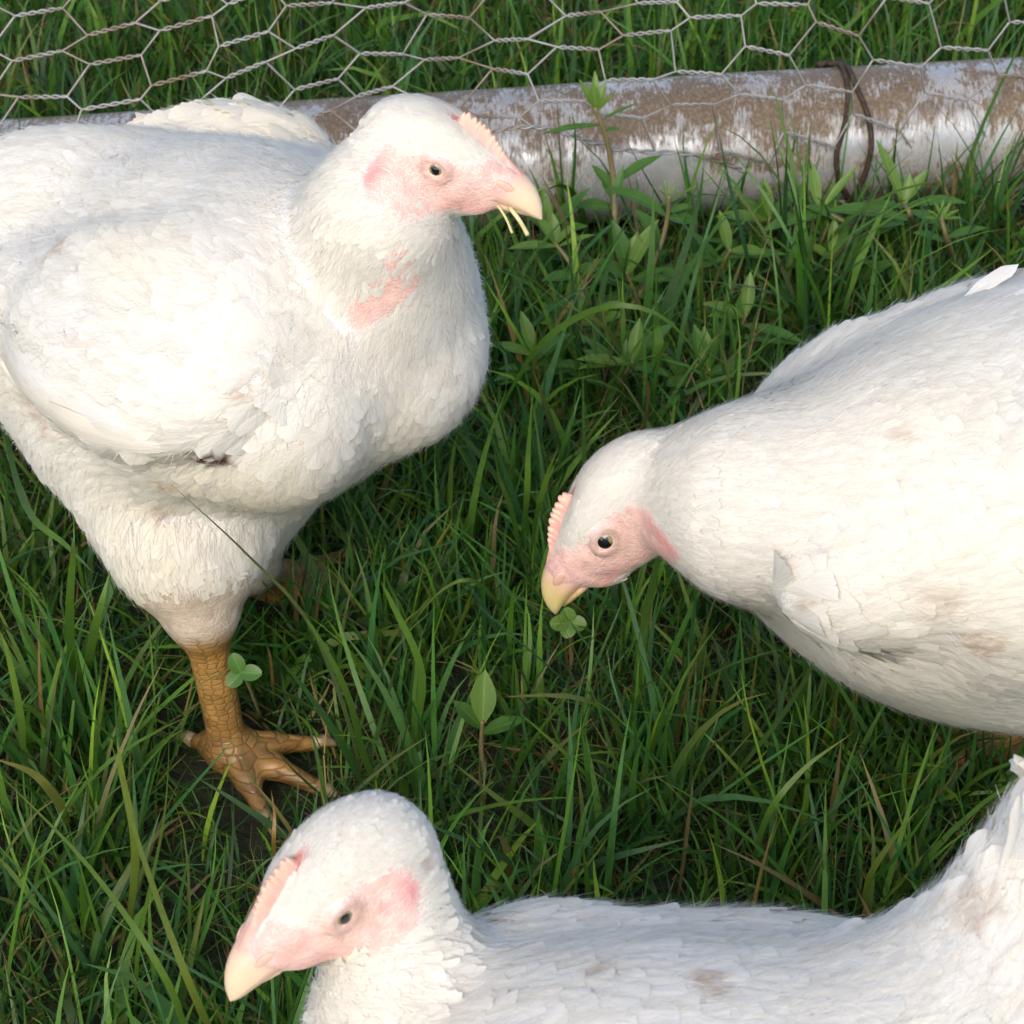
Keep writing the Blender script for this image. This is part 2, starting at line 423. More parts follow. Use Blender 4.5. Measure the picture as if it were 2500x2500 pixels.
def lay_feathers(f, P, N, D, L, W, lift, tmpl, tints, rg, jitter=.16):
    """feathers rooted at P with normals N pointing along D; heights follow the surface"""
    n = len(P); D = D+rg.normal(0, jitter, D.shape); D = unitr(D-N*(D*N).sum(1, keepdims=True)); B = np.cross(N, D)
    def surf(tt):
        q = P+D*(L*tt)[:, None]; d = f(q); g = unitr(f.grad(q)); return -d*np.clip((g*N).sum(1), .3, 1)
    h5, h1 = surf(np.full(n, .5)), surf(np.ones(n))
    h7 = surf(np.full(n, .75)); flat = np.abs(h7-(2*(h1-2*h5)*.5625+(4*h5-h1)*.75)) < .06*L; flat &= h1 < .2*L
    P, N, D, B, L, W, lift, tints, h5, h1 = (q[flat] for q in (P, N, D, B, L, W, lift, tints, h5, h1)); n = len(P)
    h1 = np.clip(h1, -.8*L, .5*L); h5 = np.clip(h5, -.4*L, .3*L)
    qa = 2*(h1-2*h5); qb = 4*h5-h1
    which = rg.integers(0, len(tmpl), n)
    Vs, Fs, bn, vn, tc, o = [], [], [], [], [], 0
    for k in range(len(tmpl)):
        s = np.nonzero(which == k)[0]
        if not len(s): continue
        TV, TF = tmpl[k]; x = TV[:, 0][None]; y = TV[:, 1][None]; z = TV[:, 2][None]
        Ls = L[s][:, None]; Ws = W[s][:, None]
        tw = rg.normal(0, .10, (len(s), 1)); cv = rg.normal(0, .10, (len(s), 1))
        zz = qa[s][:, None]*x*x+qb[s][:, None]*x+lift[s][:, None]*x**1.2-.0002+z*Ls*Ws+tw*y*Ls*Ws*x
        yy = y*Ls*Ws+cv*x*x*Ls
        v = P[s][:, None]+D[s][:, None]*(x*Ls)[..., None]+B[s][:, None]*yy[..., None]+N[s][:, None]*zz[..., None]
        m = TV.shape[0]
        Vs.append(v.reshape(-1, 3)); Fs.append((TF[None]+(o+np.arange(len(s))*m)[:, None, None]).reshape(-1, 4)); o += len(s)*m
        nb = N[s][:, None]+D[s][:, None]*(-(2*qa[s]*1+0)[:, None]*x*1.0/Ls)[..., None]
        bn.append(unitr(np.broadcast_to(nb, v.shape)).reshape(-1, 3))
        vn.append(np.stack([np.broadcast_to(x, v.shape[:2]), np.broadcast_to(TV[:, 3][None], v.shape[:2]), np.broadcast_to(rg.random((len(s), 1))*50, v.shape[:2])], -1).reshape(-1, 3))
        tc.append(np.repeat(tints[s], m, 0))
    return np.vstack(Vs), np.vstack(Fs), np.vstack(bn), np.vstack(vn), np.vstack(tc)

# ------------------------------------------------------------------ the bird
def frame(fwd, up):
    f = unit(fwd); l = unit(np.cross(up, f)); u = np.cross(f, l); return np.stack([f, l, u])    # rows: forward, left, up
def rot_axis(Ax, axis, ang):                       # rotate the rows of a frame about one of its own rows
    k = Ax[axis]; c, s = math.cos(ang), math.sin(ang)
    return A([v*c+np.cross(k, v)*s+k*np.dot(k, v)*(1-c) for v in Ax])

def trace(f, px, py, d0=.55, d1=1.6):
    """where the sight line of a photo pixel first meets a body"""
    ds = np.linspace(d0, d1, 900); P = A([at(px, py, d) for d in ds]); v = f(P)
    i = int(np.argmax(v < 0))
    return P[i] if v[i] < 0 else P[int(np.argmin(v))]

def make_bird(spec):
    cm = .01*spec.get('scale', 1.0)
    rg = np.random.default_rng(spec['seed'])
    C = spec['center']; B = frame(spec['heading'], spec.get('up', ZUP))
    def b(x, y, z): return C+cm*(x*B[0]+y*B[1]+z*B[2])
    hs = .01*spec.get('head_scale', 1.0)
    Hc = spec['head']; H = frame(spec['head_fwd'], spec['head_up'])
    # the head origin lies between the eyes; spec gives the visible eye
    vis = 1 if np.dot(H[1], CP-Hc) > 0 else -1
    Hc = Hc-H[1]*vis*1.5*hs
    def h(x, y, z): return Hc+hs*(x*H[0]+y*H[1]+z*H[2])
    f = SDF(); back = -B[0]; dn = -B[2]
    body_sh = spec.get('body', {})
    # trunk
    f.ell(b(-1, 0, .5), cm*A([14.5, 9.6, 9.6]), rot_axis(B, 1, math.radians(-6)), .02, 'back', back)
    f.ell(b(-9.5, 0, -.5), cm*A([7.5, 8.2, 8.2]), B, .05, 'belly', unit(back+.5*dn))
    for s in (-1, 1):
        br = spec.get('breast', (6.5, 3.6, -.6, 7.6, 5.6, 7.5))
        f.ell(b(br[0], s*br[1], br[2]), cm*A(br[3:6]), rot_axis(B, 1, math.radians(12)), .022, 'breast', unit(back+.55*dn))
    f.ell(b(-3, 0, -5.0), cm*A([9, 7.2, 5.6]), B, .04, 'belly', unit(back+.5*dn))
    # tail
    tl = spec.get('tail', (-18, 0, 7)); tb = spec.get('tail_base', (-12, 0, 3.5)); tp = spec.get('tail_pt', b(*tl)); f.cone(b(*tb), tp, 5.0*cm, 1.8*cm, .04, 'tail', unit(tp-b(*tb)))
    # folded wings
    for s in (-1, 1):
        wg = spec.get('wing', (-2.8, 8.6, .6, 10.8, 2.8, 6.4, -10, .008))
        wr = rot_axis(rot_axis(B, 1, math.radians(wg[6])), 2, math.radians(-6*s))
        f.ell(b(wg[0], s*wg[1], wg[2]), cm*A(wg[3:6]), wr, wg[7], 'wing', unit(back+.15*dn))
        f.ell(b(4.6, s*8.0, 1.0), cm*A([4.4, 3.0, 4.6]), wr, .025, 'wing', unit(back+.2*dn))
    # neck from the shoulders to the head
    nk = spec['neck']                              # list of (point, radius cm)
    nk = [(b(*spec.get('nbase', (7.5, 0, 3.0))), spec.get('nrad', 6.8))]+nk+[(h(*spec.get('nhead', (-2.3, 0, -.9))), spec.get('nhr', 2.0))]
    for i, ((p, r), (p2, r2)) in enumerate(zip(nk[:-1], nk[1:])):
        f.cone(p, p2, r*cm, r2*cm, spec.get('nk', .03), 'neck', unit(p-p2))
    for c_, r_, ax_, k_, rg_ in spec.get('extra', []):
        f.ell(c_, A(r_)*.01, ax_, k_, rg_, -ax_[0])
    # head
    hb = -H[0]
    f.ell(h(-1.25, 0, 0), hs*A([2.65, 1.75, 1.85]), H, .010, 'head', unit(hb-.2*H[2]))
    f.ell(h(.9, 0, -.3), hs*A([2.4, 1.32, 1.45]), H, .012, 'head', hb)
    f.cone(h(1.2, 0, .1), h(2.8, 0, .22), 1.15*hs, .82*hs, .008, 'head', hb)
    f.cone(h(0, 0, -1.25), h(2.2, 0, -.62), .95*hs, .5*hs, .008, 'head', hb)
    for s in (-1, 1):
        f.ell(h(-.6, s*.75, -1.05), hs*A([1.9, .85, 1.25]), H, .01, 'head', unit(hb-.5*H[2]))
        f.ell(h(-.6, s*.75, .95), hs*A([1.7, .66, .6]), H, .006, 'head', hb)          # brow
        f.ell(h(-2.35, s*1.5, -1.25), hs*A([.5, .35, .85]), rot_axis(H, 1, math.radians(-18)), .004, 'head', hb)   # ear lobe
        f.ell(h(1.75, s*.55, -1.35), hs*A([.85, .36, .55]), rot_axis(H, 1, math.radians(-18)), .005, 'head', hb)     # wattle
    # eyes sit on the surface of the cheek; lids round them
    ys = np.linspace(.6, 2.4, 120); ye = float(ys[np.argmax(f(A([h(0, y, 0) for y in ys])) > 0)])
    for s in (-1, 1):
        for k in range(10):
            a0, a1 = 2*math.pi*k/10, 2*math.pi*(k+1)/10
            f.cone(h(.62*math.cos(a0), s*(ye-.05), .44*math.sin(a0)), h(.62*math.cos(a1), s*(ye-.05), .44*math.sin(a1)), .09*hs, .09*hs, .0030, 'head', hb)
    for px, py, dirv, r_, proud, k_, rg_ in spec.get('lens', []):
        p_ = trace(f, px, py); n_ = unit(f.grad(p_[None])[0]); a0 = cdir(*dirv); a0 = unit(a0-n_*np.dot(a0, n_)); Ax = np.stack([a0, n_, np.cross(a0, n_)])
        f.ell(p_-n_*(r_[1]-proud)*.01, A(r_)*.01, Ax, k_, rg_, unit(-a0+.0*dn))
    # legs
    legs = []
    for s, lg in zip((-1, 1), spec['legs']):
        hip = b(*lg.get('hip', (-2.5, s*5.2, -4.5))); hock = lg['hock']; foot = lg['foot']
        kn = hip+(hock-hip)*.55+unit(B[0])*.6*cm
        tr_ = lg.get('tr', 1); f.cone(hip, kn, 6.0*cm*tr_, 4.4*cm*tr_, .03, 'thigh', unit(hock-hip)+.3*back)
        f.cone(kn, hock, 4.2*cm*tr_, 1.9*cm, .02, 'thigh', unit(hock-hip)+.2*back)
        f.ell(hock, A([1.5, 1.5, 1.9])*cm, np.eye(3), .012, 'leg', unit(foot-hock))
        f.cone(hock, foot, 1.17*cm, 1.05*cm, .012, 'leg', unit(foot-hock))
        tz = lg['toe']; tdir = unit(A([tz[0], tz[1], 0])); side = A([-tdir[1], tdir[0], 0])
        toes = []
        for ang, ln in ((0, 6.2), (38, 5.2), (-38, 5.2), (172, 2.8)):
            d = tdir*math.cos(math.radians(ang))+side*math.sin(math.radians(ang))
            p0 = foot+A([0, 0, .001]); ln *= .92; p1 = p0+d*ln*.5*cm; p1[2] = max(.009, foot[2]*.6+.004); p2 = p0+d*ln*cm; p2[2] = .007
            f.cone(p0, p1, 0.9*cm, .66*cm, .010, 'leg', d); f.cone(p1, p2, .66*cm, .45*cm, .006, 'leg', d)
            toes.append((p2, d))
        legs.append((hock, foot, toes, kn))
    lo, hi = f.bounds(); lo[2] = max(lo[2], -.01)
    ce = h(.4, 0, 0); P, Q = surface_nets(f, lo, hi, ce-.045, ce+.045, *((.008, .0025) if SIL else (.004, .0018)))
    N = unitr(f.grad(P)); Wt = f.weights(P)
    regs = {r: sum(Wt[:, i] for i, q in enumerate(f.p) if q['reg'] == r) for r in {q['reg'] for q in f.p}}
    barep = [(trace(f, *q[:2]), q[2]) for q in spec.get('bare_px', [])]; stainp = [(trace(f, *q[:2]), q[2], q[3]) for q in spec.get('stain_px', [])]
    # ---- masks: bare face, bare patches, legs
    def bare(Pq):
        hl = (Pq-Hc)@H.T/hs; x, y, z = hl[:, 0], hl[:, 1], hl[:, 2]
        top = np.interp(x, [-2.6, -1.2, .2, 1.2, 2.0, 3.4], [.1, .75, .80, .85, 1.6, 3.0])
        low = np.interp(x, [-2.6, -1.6, 0, 1.2, 2.4, 3.4], [-1.7, -2.3, -2.45, -1.95, -1.75, -1.3])
        e = np.minimum.reduce([(top-z), (z-low), (x+2.75), 4.6-x])
        e = e+(vnoise(hl, 3.1, 3)-.5)*.35
        m = smooth01((e+.25)/.75)*(np.abs(x) < 8)*(np.abs(z) < 6)
        m = m*smooth01((np.abs(y)-.25)/.3+ (x > 2.6)*1)
        for c, r in barep:
            q = (Pq-c)/r if np.ndim(r) else (Pq-c)/r
            dd = np.linalg.norm(q, axis=1)+(vnoise(Pq, 160, 5)-.5)*.7
            m = np.maximum(m, smooth01((1.1-dd)/.5))
        return m
    def legm(Pq, Wq):
        m = np.zeros(len(Pq))
        for hk, ft, toes, kn in legs:
            d = unit(hk-kn); t = (Pq-hk)@d/cm
            near = np.minimum(np.linalg.norm(Pq-hk, axis=1), np.linalg.norm(Pq-ft, axis=1)) < 9*cm
            m = np.maximum(m, smooth01((t+2.6+(vnoise(Pq, 120, 9)-.5)*1.6)/1.0)*near)
        return np.maximum(m*(Wq['thigh']+Wq['leg'] > .4), smooth01((Wq['leg']-.5)/.3))
    fm = bare(P); lm = legm(P, regs)
    hl = (P-Hc)@H.T/hs
    white = A([.80, .775, .72]); pink = A(spec.get('pink', (.82, .54, .47))); yellow = A(spec.get('leg_col', (.38, .215, .065)))
    pn = vnoise(P, 260, 1)[:, None]; pn2 = vnoise(P, 700, 2)[:, None]
    pinkv = pink*(.82+.36*pn)*(.9+.2*pn2)
    red = np.clip(1.3-np.abs(hl[:, 0]-2.2)/1.2, 0, 1)*.5*(hl[:, 2] > -.2)
    ear = np.exp(-((hl[:, 0]+2.35)**2/.22+(hl[:, 2]+1.25)**2/.6))
    wat = np.exp(-((hl[:, 0]-1.75)**2/.7+(hl[:, 2]+1.4)**2/.25))
    pinkv = pinkv*(1-.0*red[:, None])
    pinkv = pinkv*(1-np.clip(ear*.8+wat*.45+red*.25, 0, .8)[:, None]*A([.10, .52, .45]))
    pale = np.clip(1.2-np.hypot(hl[:, 0]+.1, hl[:, 2]+.2)/1.1, 0, 1)*.35                  # greyish skin around the eye
    pinkv = pinkv*(1-pale[:, None])+A([.56, .40, .31])*pale[:, None]
    lid = (np.exp(-((np.hypot(hl[:, 0], hl[:, 2]/.72)-.60)/.17)**2)*.6)[:, None]; pinkv = pinkv*(1-lid)+A([.40, .26, .21])*lid
    tint = white*(1-fm[:, None])+pinkv*fm[:, None]
    cg = np.exp(-((hl[:, 0]+.2)/.6)**2-(hl[:, 1]/.55)**2)*smooth01((hl[:, 2]-.8)/.5); cg = np.clip(cg*1.3, 0, 1)[:, None]; tint = tint*(1-cg)+A([.62, .24, .20])*cg
    yv = yellow*(.75+.5*pn); 
    fade = np.zeros(len(P))
    for hk, ft, toes, kn in legs:
        fade = np.maximum(fade, smooth01((2.2-(P-hk)@unit(hk-kn)/cm)/1.4)*(np.linalg.norm(P-hk, axis=1) < 6*cm))
    yv = yv*(1-.85*fade[:, None])+A([.64, .55, .45])*(.75+.5*pn)*.85*fade[:, None]
    muddy = (smooth01((.055-P[:, 2])/.05)*smooth01((vnoise(P, 140, 17)-.2)/.5))[:, None]*1.4
    yv = yv*(1-muddy*.45)+A([.16, .09, .035])*muddy*.45
    tint = tint*(1-lm[:, None])+yv*lm[:, None]
    legc = np.zeros((len(P), 3))
    for hk, ft, toes, kn in legs:
        ax = unit(ft-hk); r_ = np.cross(ax, CR if abs(ax[0]) < .9 else CU); r_ = unit(r_); q_ = np.cross(ax, r_)
        near = np.linalg.norm(P-(hk+ft)/2, axis=1) < 10*cm
        d = P-hk; ang = np.arctan2(d@r_, d@q_)
        legc[near] = np.stack([ang/np.pi*4.0, d@ax/cm, np.zeros(len(P))], 1)[near]
    root = empty('chicken', (C[0], C[1], 0), spec['label'], 'chicken', None)
    body = mesh_obj('body', P-N*((.0014-.0009*regs['head']-.0006*regs['neck'])*(1-np.clip(np.maximum(fm, lm), 0, 1)))[:, None], [Q], SKIN, root)
    attr(body.data, 'tint', np.c_[np.clip(tint, 0, 1), np.ones(len(P))], 'FLOAT_COLOR')
    attr(body.data, 'legmask', lm*(1-.85*fade)); attr(body.data, 'leg', legc, 'FLOAT_VECTOR')
    print(spec['name'], 'body', len(P), round(time.time()-T0, 1))
    bird = dict(f=f, root=root, h=h, H=H, Hc=Hc, hs=hs, b=b, B=B, cm=cm, legs=legs, ye=ye, vis=vis, rg=rg, spec=spec)
    if SIL: head_parts(bird); return bird
    # ---- plumage
    tri = np.vstack([Q[:, [0, 1, 2]], Q[:, [0, 2, 3]]])
    a_, b_, c_ = P[tri[:, 0]], P[tri[:, 1]], P[tri[:, 2]]
    area = .5*np.linalg.norm(np.cross(b_-a_, c_-a_), axis=1)
    hw = (regs['head'][tri].mean(1)); nw = regs['neck'][tri].mean(1)
    ns = int(area.sum()*1e4*26)
    prob = area*(1+7*hw+2.0*nw); prob /= prob.sum()
    ti = rg.choice(len(tri), ns, p=prob); u_, v_ = rg.random(ns), rg.random(ns); fl = u_+v_ > 1; u_[fl], v_[fl] = 1-u_[fl], 1-v_[fl]
    SP = a_[ti]+u_[:, None]*(b_-a_)[ti]+v_[:, None]*(c_-a_)[ti]
    g = f.grad(SP); SN = unitr(g); SP = SP-f(SP)[:, None]*SN
    SW = f.weights(SP, .010)
    R = {r: sum(SW[:, i] for i, q in enumerate(f.p) if q['reg'] == r) for r in regs}
    flow = sum(SW[:, i:i+1]*q['flow'] for i, q in enumerate(f.p)); flow = flow+.10*np.stack([vnoise(SP, 30, k)-.5 for k in (1, 2, 3)], 1)
    # per-region length / width / spacing (metres)
    def reg(**kw): return sum(R[k]*v for k, v in kw.items())
    Lf = reg(back=.025, belly=.025, breast=.022, tail=.024, wing=.030, neck=.020, head=.0105, thigh=.020, leg=.008)
    hlS = (SP-Hc)@H.T/hs; nearhead = np.clip(1-(np.linalg.norm(hlS+A([1.2, 0, 0]), axis=1)-3.2)/5.0, 0, 1)
    Lf = Lf*(1-.42*nearhead*(R['neck']+R['back'])); 
    sc_ = cm/.01; Lf = Lf*sc_
    Rs = reg(back=.0058, belly=.0054, breast=.0052, tail=.0056, wing=.0070, neck=.0038, head=.0018, thigh=.005, leg=.003)*sc_*(1-.35*nearhead*R['neck'])
    bm_ = bare(SP); inhead = np.linalg.norm(hlS, axis=1) < 4.2; bris = (bm_ >= .5) & inhead & (rg.random(len(SP)) < .07+.40*(bm_ < .8)) & (np.hypot(hlS[:, 0]/.72, hlS[:, 2]/.58) > 1)
    ok = ((bm_ < rg.uniform(.1, .95, len(SP))) | bris) & (legm(SP, R) < .45) & (R['leg'] < .6)
    ok &= ~((hlS[:, 0] > 2.5) & (np.abs(hlS[:, 1]) < 2) & (np.abs(hlS[:, 2]) < 2.5))
    ok &= ~((np.hypot((hlS[:, 0]-.15)/1.15, (hlS[:, 2]-.05)/.85) < 1) & (np.abs(hlS[:, 1]) < 2.4))
    comb_gap = (hlS[:, 0] > -.75) & (np.abs(hlS[:, 1]) < .34) & (hlS[:, 2] > .3) & (hlS[:, 2] < 3.2) & (hlS[:, 0] < 4); ok &= ~comb_gap
    dsel = np.nonzero(ok & (rg.random(len(SP)) < .58*(1-.35*R['head'])))[0]
    dn_pts = (SP[dsel], SN[dsel], flow[dsel], Lf[dsel], R['head'][dsel])
    keep = poisson(SP, Rs, rg.permutation(np.nonzero(ok)[0]))
    Lf = np.where(bris, Lf*.42, Lf); bris = bris[keep]
    for hk, ft, toes, kn in legs: Lf = Lf*np.where(R['thigh'] > .3, np.clip((np.linalg.norm(SP-hk, axis=1)/cm-1.0)/5.5, .28, 1), 1)
    SP, SN, flow, Lf = SP[keep], SN[keep], flow[keep], Lf[keep]*rg.uniform(.85, 1.18, len(keep)); R = {k: v[keep] for k, v in R.items()}
    # tints: cream white with faint dirt
    n1 = vnoise(SP, 55, 11); n2 = vnoise(SP, 17, 12); n3 = rg.random(len(SP))
    base = A([.83, .80, .725])[None]*(1-.06*n3[:, None]*(.4+1.0*(R['head']+R['neck'])[:, None]))
    lil = smooth01((vnoise(SP, 28, 14)-.5)/.3)[:, None]*.22; base = base*(1-lil)+A([.73, .70, .715])*lil
    creamy = smooth01((n2-.35)/.5)[:, None]*spec.get('cream', .6)*(.45+.55*(1-R['back'])[:, None])
    base = base*(1-creamy)+A([.83, .765, .60])*creamy
    low = np.clip((spec.get('dirt_z', .16)-SP[:, 2])/.08, 0, 1)[:, None]*.4*smooth01((n1-.3)/.5)[:, None]
    base = base*(1-low)+A([.66, .52, .30])*low
    soil = (rg.random(len(SP)) < .003)[:, None]*.15; base = base*(1-soil)+A([.45, .30, .16])*soil
    groups = [('fluff', T_FLUFF, (R['belly']+R['thigh'] > .5)), ('neck', T_NECK, (R['neck'] > .45)), ('head', T_HEAD, (R['head'] > .42))]
    gi = np.zeros(len(SP), int)
    for k, (_, _, msk) in enumerate(groups): gi[msk] = k+1
    out = []
    for k, tm in enumerate((T_BODY, T_FLUFF, T_NECK, T_HEAD)):
        s = np.nonzero(gi == k)[0]
        if not len(s): continue
        lift = Lf[s]*A([.022, .035, .028, .020])[k]*rg.uniform(.3, 1.6, len(s))*(1+spec.get('wlift', .9)*R['wing'][s])
        Wd = np.full(len(s), A([1.0, 1.0, 1.15, 1.35])[k])*rg.uniform(.9, 1.15, len(s))*np.where(bris[s], .38, 1)
        sf_ = np.clip(.86-.40*R['wing']-.25*R['back']-.1*R['tail'], .2, .9)[s]; out.append(lay_feathers(f, SP[s], SN[s], unitr(flow[s]), Lf[s], Wd, lift, tm, np.c_[base[s], sf_], rg, A([.16, .20, .15, .12])[k]))
    dP, dN, dF, dL, dh = dn_pts; nd = len(dP); dL = dL*rg.uniform(.45, 1.0, nd)
    dt_ = A([.83, .80, .73])*rg.uniform(.93, 1.04, (nd, 1))
    out.append(lay_feathers(f, dP, dN, unitr(dF), dL, rg.uniform(.00022, .00042, nd)/dL, dL*rg.uniform(.02, .13, nd)*(1-.75*dh)+.0012*(1-.6*dh), T_DOWN, np.c_[dt_, np.full(nd, .9)], rg, .30))
    o = 0; Vv, Ff, bb, vv, tt = [], [], [], [], []
    for V, F, n_, v__, t_ in out:
        Vv.append(V); Ff.append(F+o); bb.append(n_); vv.append(v__); tt.append(t_); o += len(V)
    pl = mesh_obj('plumage', np.vstack(Vv), [np.vstack(Ff)], FEATHER, root); pl['kind'] = 'stuff'
    vr = np.vstack(vv); attr(pl.data, 'rnd', vr[:, 2]); attr(pl.data, 'bodyn', np.vstack(bb), 'FLOAT_VECTOR'); attr(pl.data, 'vane', np.vstack(vv), 'FLOAT_VECTOR')
    tt = np.vstack(tt); VV_ = np.vstack(Vv)
    for c, r, sv_ in stainp:
        near = np.nonzero(np.linalg.norm(VV_-c, axis=1) < r*1.5)[0]; q = VV_[near]; d = np.linalg.norm(q-c, axis=1)/r+(vnoise(q, 300, 41)-.5)*.9
        k = smooth01((1.05-d)/.5)*sv_*(1 if sv_ >= 1 else .35+.65*smooth01((vnoise(q, 650, 42)-.3)/.35)); k = k[:, None]
        tt[near, :3] = tt[near, :3]*(1-k)+(A([.42, .25, .12]) if sv_ < 1 else A([.10, .045, .03]))*k
    attr(pl.data, 'soft', tt[:, 3]); attr(pl.data, 'tint', np.c_[tt[:, :3], np.ones(o)], 'FLOAT_COLOR')
    print(spec['name'], 'feathers', len(SP), 'quads', sum(len(x) for x in Ff), 'body', len(P), round(time.time()-T0, 1))
    bird = dict(f=f, root=root, h=h, H=H, Hc=Hc, hs=hs, b=b, B=B, cm=cm, legs=legs, ye=ye, vis=vis, rg=rg, spec=spec)
    head_parts(bird)
    return bird

def btint(o, h, H, bd):
    me = o.data; co = np.zeros(len(me.vertices)*3); me.vertices.foreach_get('co', co); co = co.reshape(-1, 3)
    x = ((co-bd['Hc'])@H.T/bd['hs']); t = smooth01((x[:, 0]-2.75-.25*x[:, 2])/1.3)[:, None]
    c0 = A([.80, .50, .40]); c1 = A(bd['spec'].get('beak_col', (.82, .62, .42)))
    c = c0*(1-t)+c1*t; tipw = smooth01((x[:, 0]-4.2)/.8)[:, None]*.35; c = c*(1-tipw)+A([.86, .74, .56])*tipw
    edge = np.exp(-((x[:, 2]+.48)/.16)**2)[:, None]*smooth01((3.4-x[:, 0])/1.2)[:, None]*.6; c = c*(1-edge)+A([.84, .66, .40])*edge
    attr(me, 'tint', np.c_[c, np.ones(len(c))], 'FLOAT_COLOR')
def head_parts(bd):
    h, H, hs, root, rg, spec = bd['h'], bd['H'], bd['hs'], bd['root'], bd['rg'], bd['spec']
    bm = spec.get('beak_mat', BEAK)
    # upper mandible: sections along the bill, each an upside-down U
    xs = np.linspace(0, 1, 13); n = 13
    top = spline([(1.7, .85), (2.7, .98), (3.4, .93), (4.15, .62), (4.72, .08), (5.02, -.50)], 13)
    low = spline([(1.15, -.78), (2.3, -.50), (3.3, -.36), (4.0, -.38), (4.62, -.48), (4.99, -.57)], 13)
    hw = np.interp(xs, [0, .2, .4, .6, .8, .94, 1], [1.20, 1.06, .86, .62, .36, .14, .03])
    V = []
    for k in range(13):
        for j in range(n):
            a = math.pi*j/(n-1); e = .82
            yy = hw[k]*math.copysign(abs(math.cos(a))**e, math.cos(a)); zz = abs(math.sin(a))**.9
            V.append(h(*(low[k][0]+(top[k][0]-low[k][0])*zz, yy*(1-.0*zz), low[k][1]+(top[k][1]-low[k][1])*zz)))
    V = A(V); F = []
    for k in range(12):
        for j in range(n-1): F.append([k*n+j, k*n+j+1, (k+1)*n+j+1, (k+1)*n+j])
        F.append([k*n+n-1, k*n, (k+1)*n, (k+1)*n+n-1])
    up = mesh_obj('beak', V, [A(F)], bm, root); btint(up, h, H, bd)
    # lower mandible
    lo_t = spline([(1.6, -.78), (3.0, -.56), (3.8, -.48), (4.5, -.60)], 9); lo_b = spline([(1.6, -1.12), (3.0, -1.02), (3.8, -.86), (4.53, -.68)], 9)
    hw2 = np.interp(np.linspace(0, 1, 9), [0, .4, .8, 1], [.88, .72, .36, .06]); V = []
    for k in range(9):
        for j in range(9):
            a = math.pi*j/8; V.append(h(lo_t[k][0], hw2[k]*math.cos(a), lo_t[k][1]+(lo_b[k][1]-lo_t[k][1])*math.sin(a)**.8))
    F = []
    for k in range(8):
        for j in range(8): F.append([k*9+j+1, k*9+j, (k+1)*9+j, (k+1)*9+j+1])
        F.append([k*9, k*9+8, (k+1)*9+8, (k+1)*9])
    btint(mesh_obj('lower_beak', A(V), [A(F)], bm, root), h, H, bd)
    # nostril flaps (sub-parts of the beak)
    for s in (-1, 1):
        th = np.linspace(0, 2*np.pi, 17); ph = np.linspace(0, np.pi, 9)
        x = np.outer(np.sin(ph), np.cos(th)); y = np.outer(np.cos(ph), np.ones(17)); z = np.outer(np.sin(ph), np.sin(th))
        pts = A([h(3.0+.46*a+.10*c, s*(.80-.16*a)+.12*b_, .40+.25*c-.12*a) for a, b_, c in zip(x.ravel(), y.ravel(), z.ravel())])
        F = A([[i*17+j, i*17+j+1, (i+1)*17+j+1, (i+1)*17+j] for i in range(8) for j in range(16)])
        o = mesh_obj('nostril_flap', pts, [F], bm); o.parent = up; btint(o, h, H, bd)
        # slit
        sl = A([h(2.75+.45*t, s*(.90-.14*t), .26-.06*t-.08*math.sin(t*3)) for t in np.linspace(0, 1, 6)])
        V, F = tube(sl, hs*A([.02, .04, .05, .05, .04, .02]), 6); o = mesh_obj('nostril', V, F, EYE_RIM); o.parent = up
    # comb: a low toothed blade over the forehead
    nt_ = spec.get('teeth', 9); x0, x1 = -.30, 3.6; m = 90; V = []; ts = np.linspace(0, 1, m)
    base = np.interp(ts, [0, .3, .6, 1], [1.45, 1.35, 1.05, .72]); lean = spec.get('comb_lean', 0)
    prof = np.interp(ts, [0, .04, .4, .7, 1], [.45, .95, .90, .52, .16])
    wob = ts+.012*np.sin(ts*23); tooth = np.abs(np.sin(wob/.64*nt_*math.pi))**.7*np.interp(ts, [0, .08, .5, .64, .66, 1], [.12, .24, .19, .10, 0, 0])
    xx = x0+(x1-x0)*ts; F = []; tc = []
    rows = [(-.5, .46), (0, .40), (.35, .27), (.62, .19), (.82, .15), (.95, .11), (1.0, .05)]
    rings = [(r, wd, 1) for r, wd in rows]+[(r, wd, -1) for r, wd in rows[::-1]]
    for k in range(m):
        hgt = prof[k]*.72*spec.get('comb_h', 1)
        for r, wd, s in rings:
            zt = base[k]+r*hgt+tooth[k]*smooth01((r-.55)/.4)
            en = min(1, (min(ts[k], 1-ts[k])/.05)**.6+.15)
            wv = 1-.35*(1-min(1, tooth[k]/.12))*(r > .7)*(ts[k] < .64)
            V.append(h(xx[k]-.10*max(r, 0)*tooth[k], s*wd*en*wv*(1+.10*math.sin(k*.37+s*2+r*3))+lean*max(r, 0)*hgt, zt))
            e_ = smooth01((r-.45)/.45)*(1 if ts[k] < .68 else .35); tc.append(A([.78, .39, .34])*(1-e_)+A([.85, .52, .40])*e_)
    nr = len(rings)
    for k in range(m-1):
        for j in range(nr): F.append([k*nr+j, k*nr+(j+1) % nr, (k+1)*nr+(j+1) % nr, (k+1)*nr+j])
    V = A(V); caps = [A([[j for j in range(nr)]]), A([[(m-1)*nr+j for j in range(nr)][::-1]])]
    cb = mesh_obj('comb', V, [A(F)]+caps, COMB, root); attr(cb.data, 'tint', np.c_[A(tc), np.ones(len(tc))], 'FLOAT_COLOR')
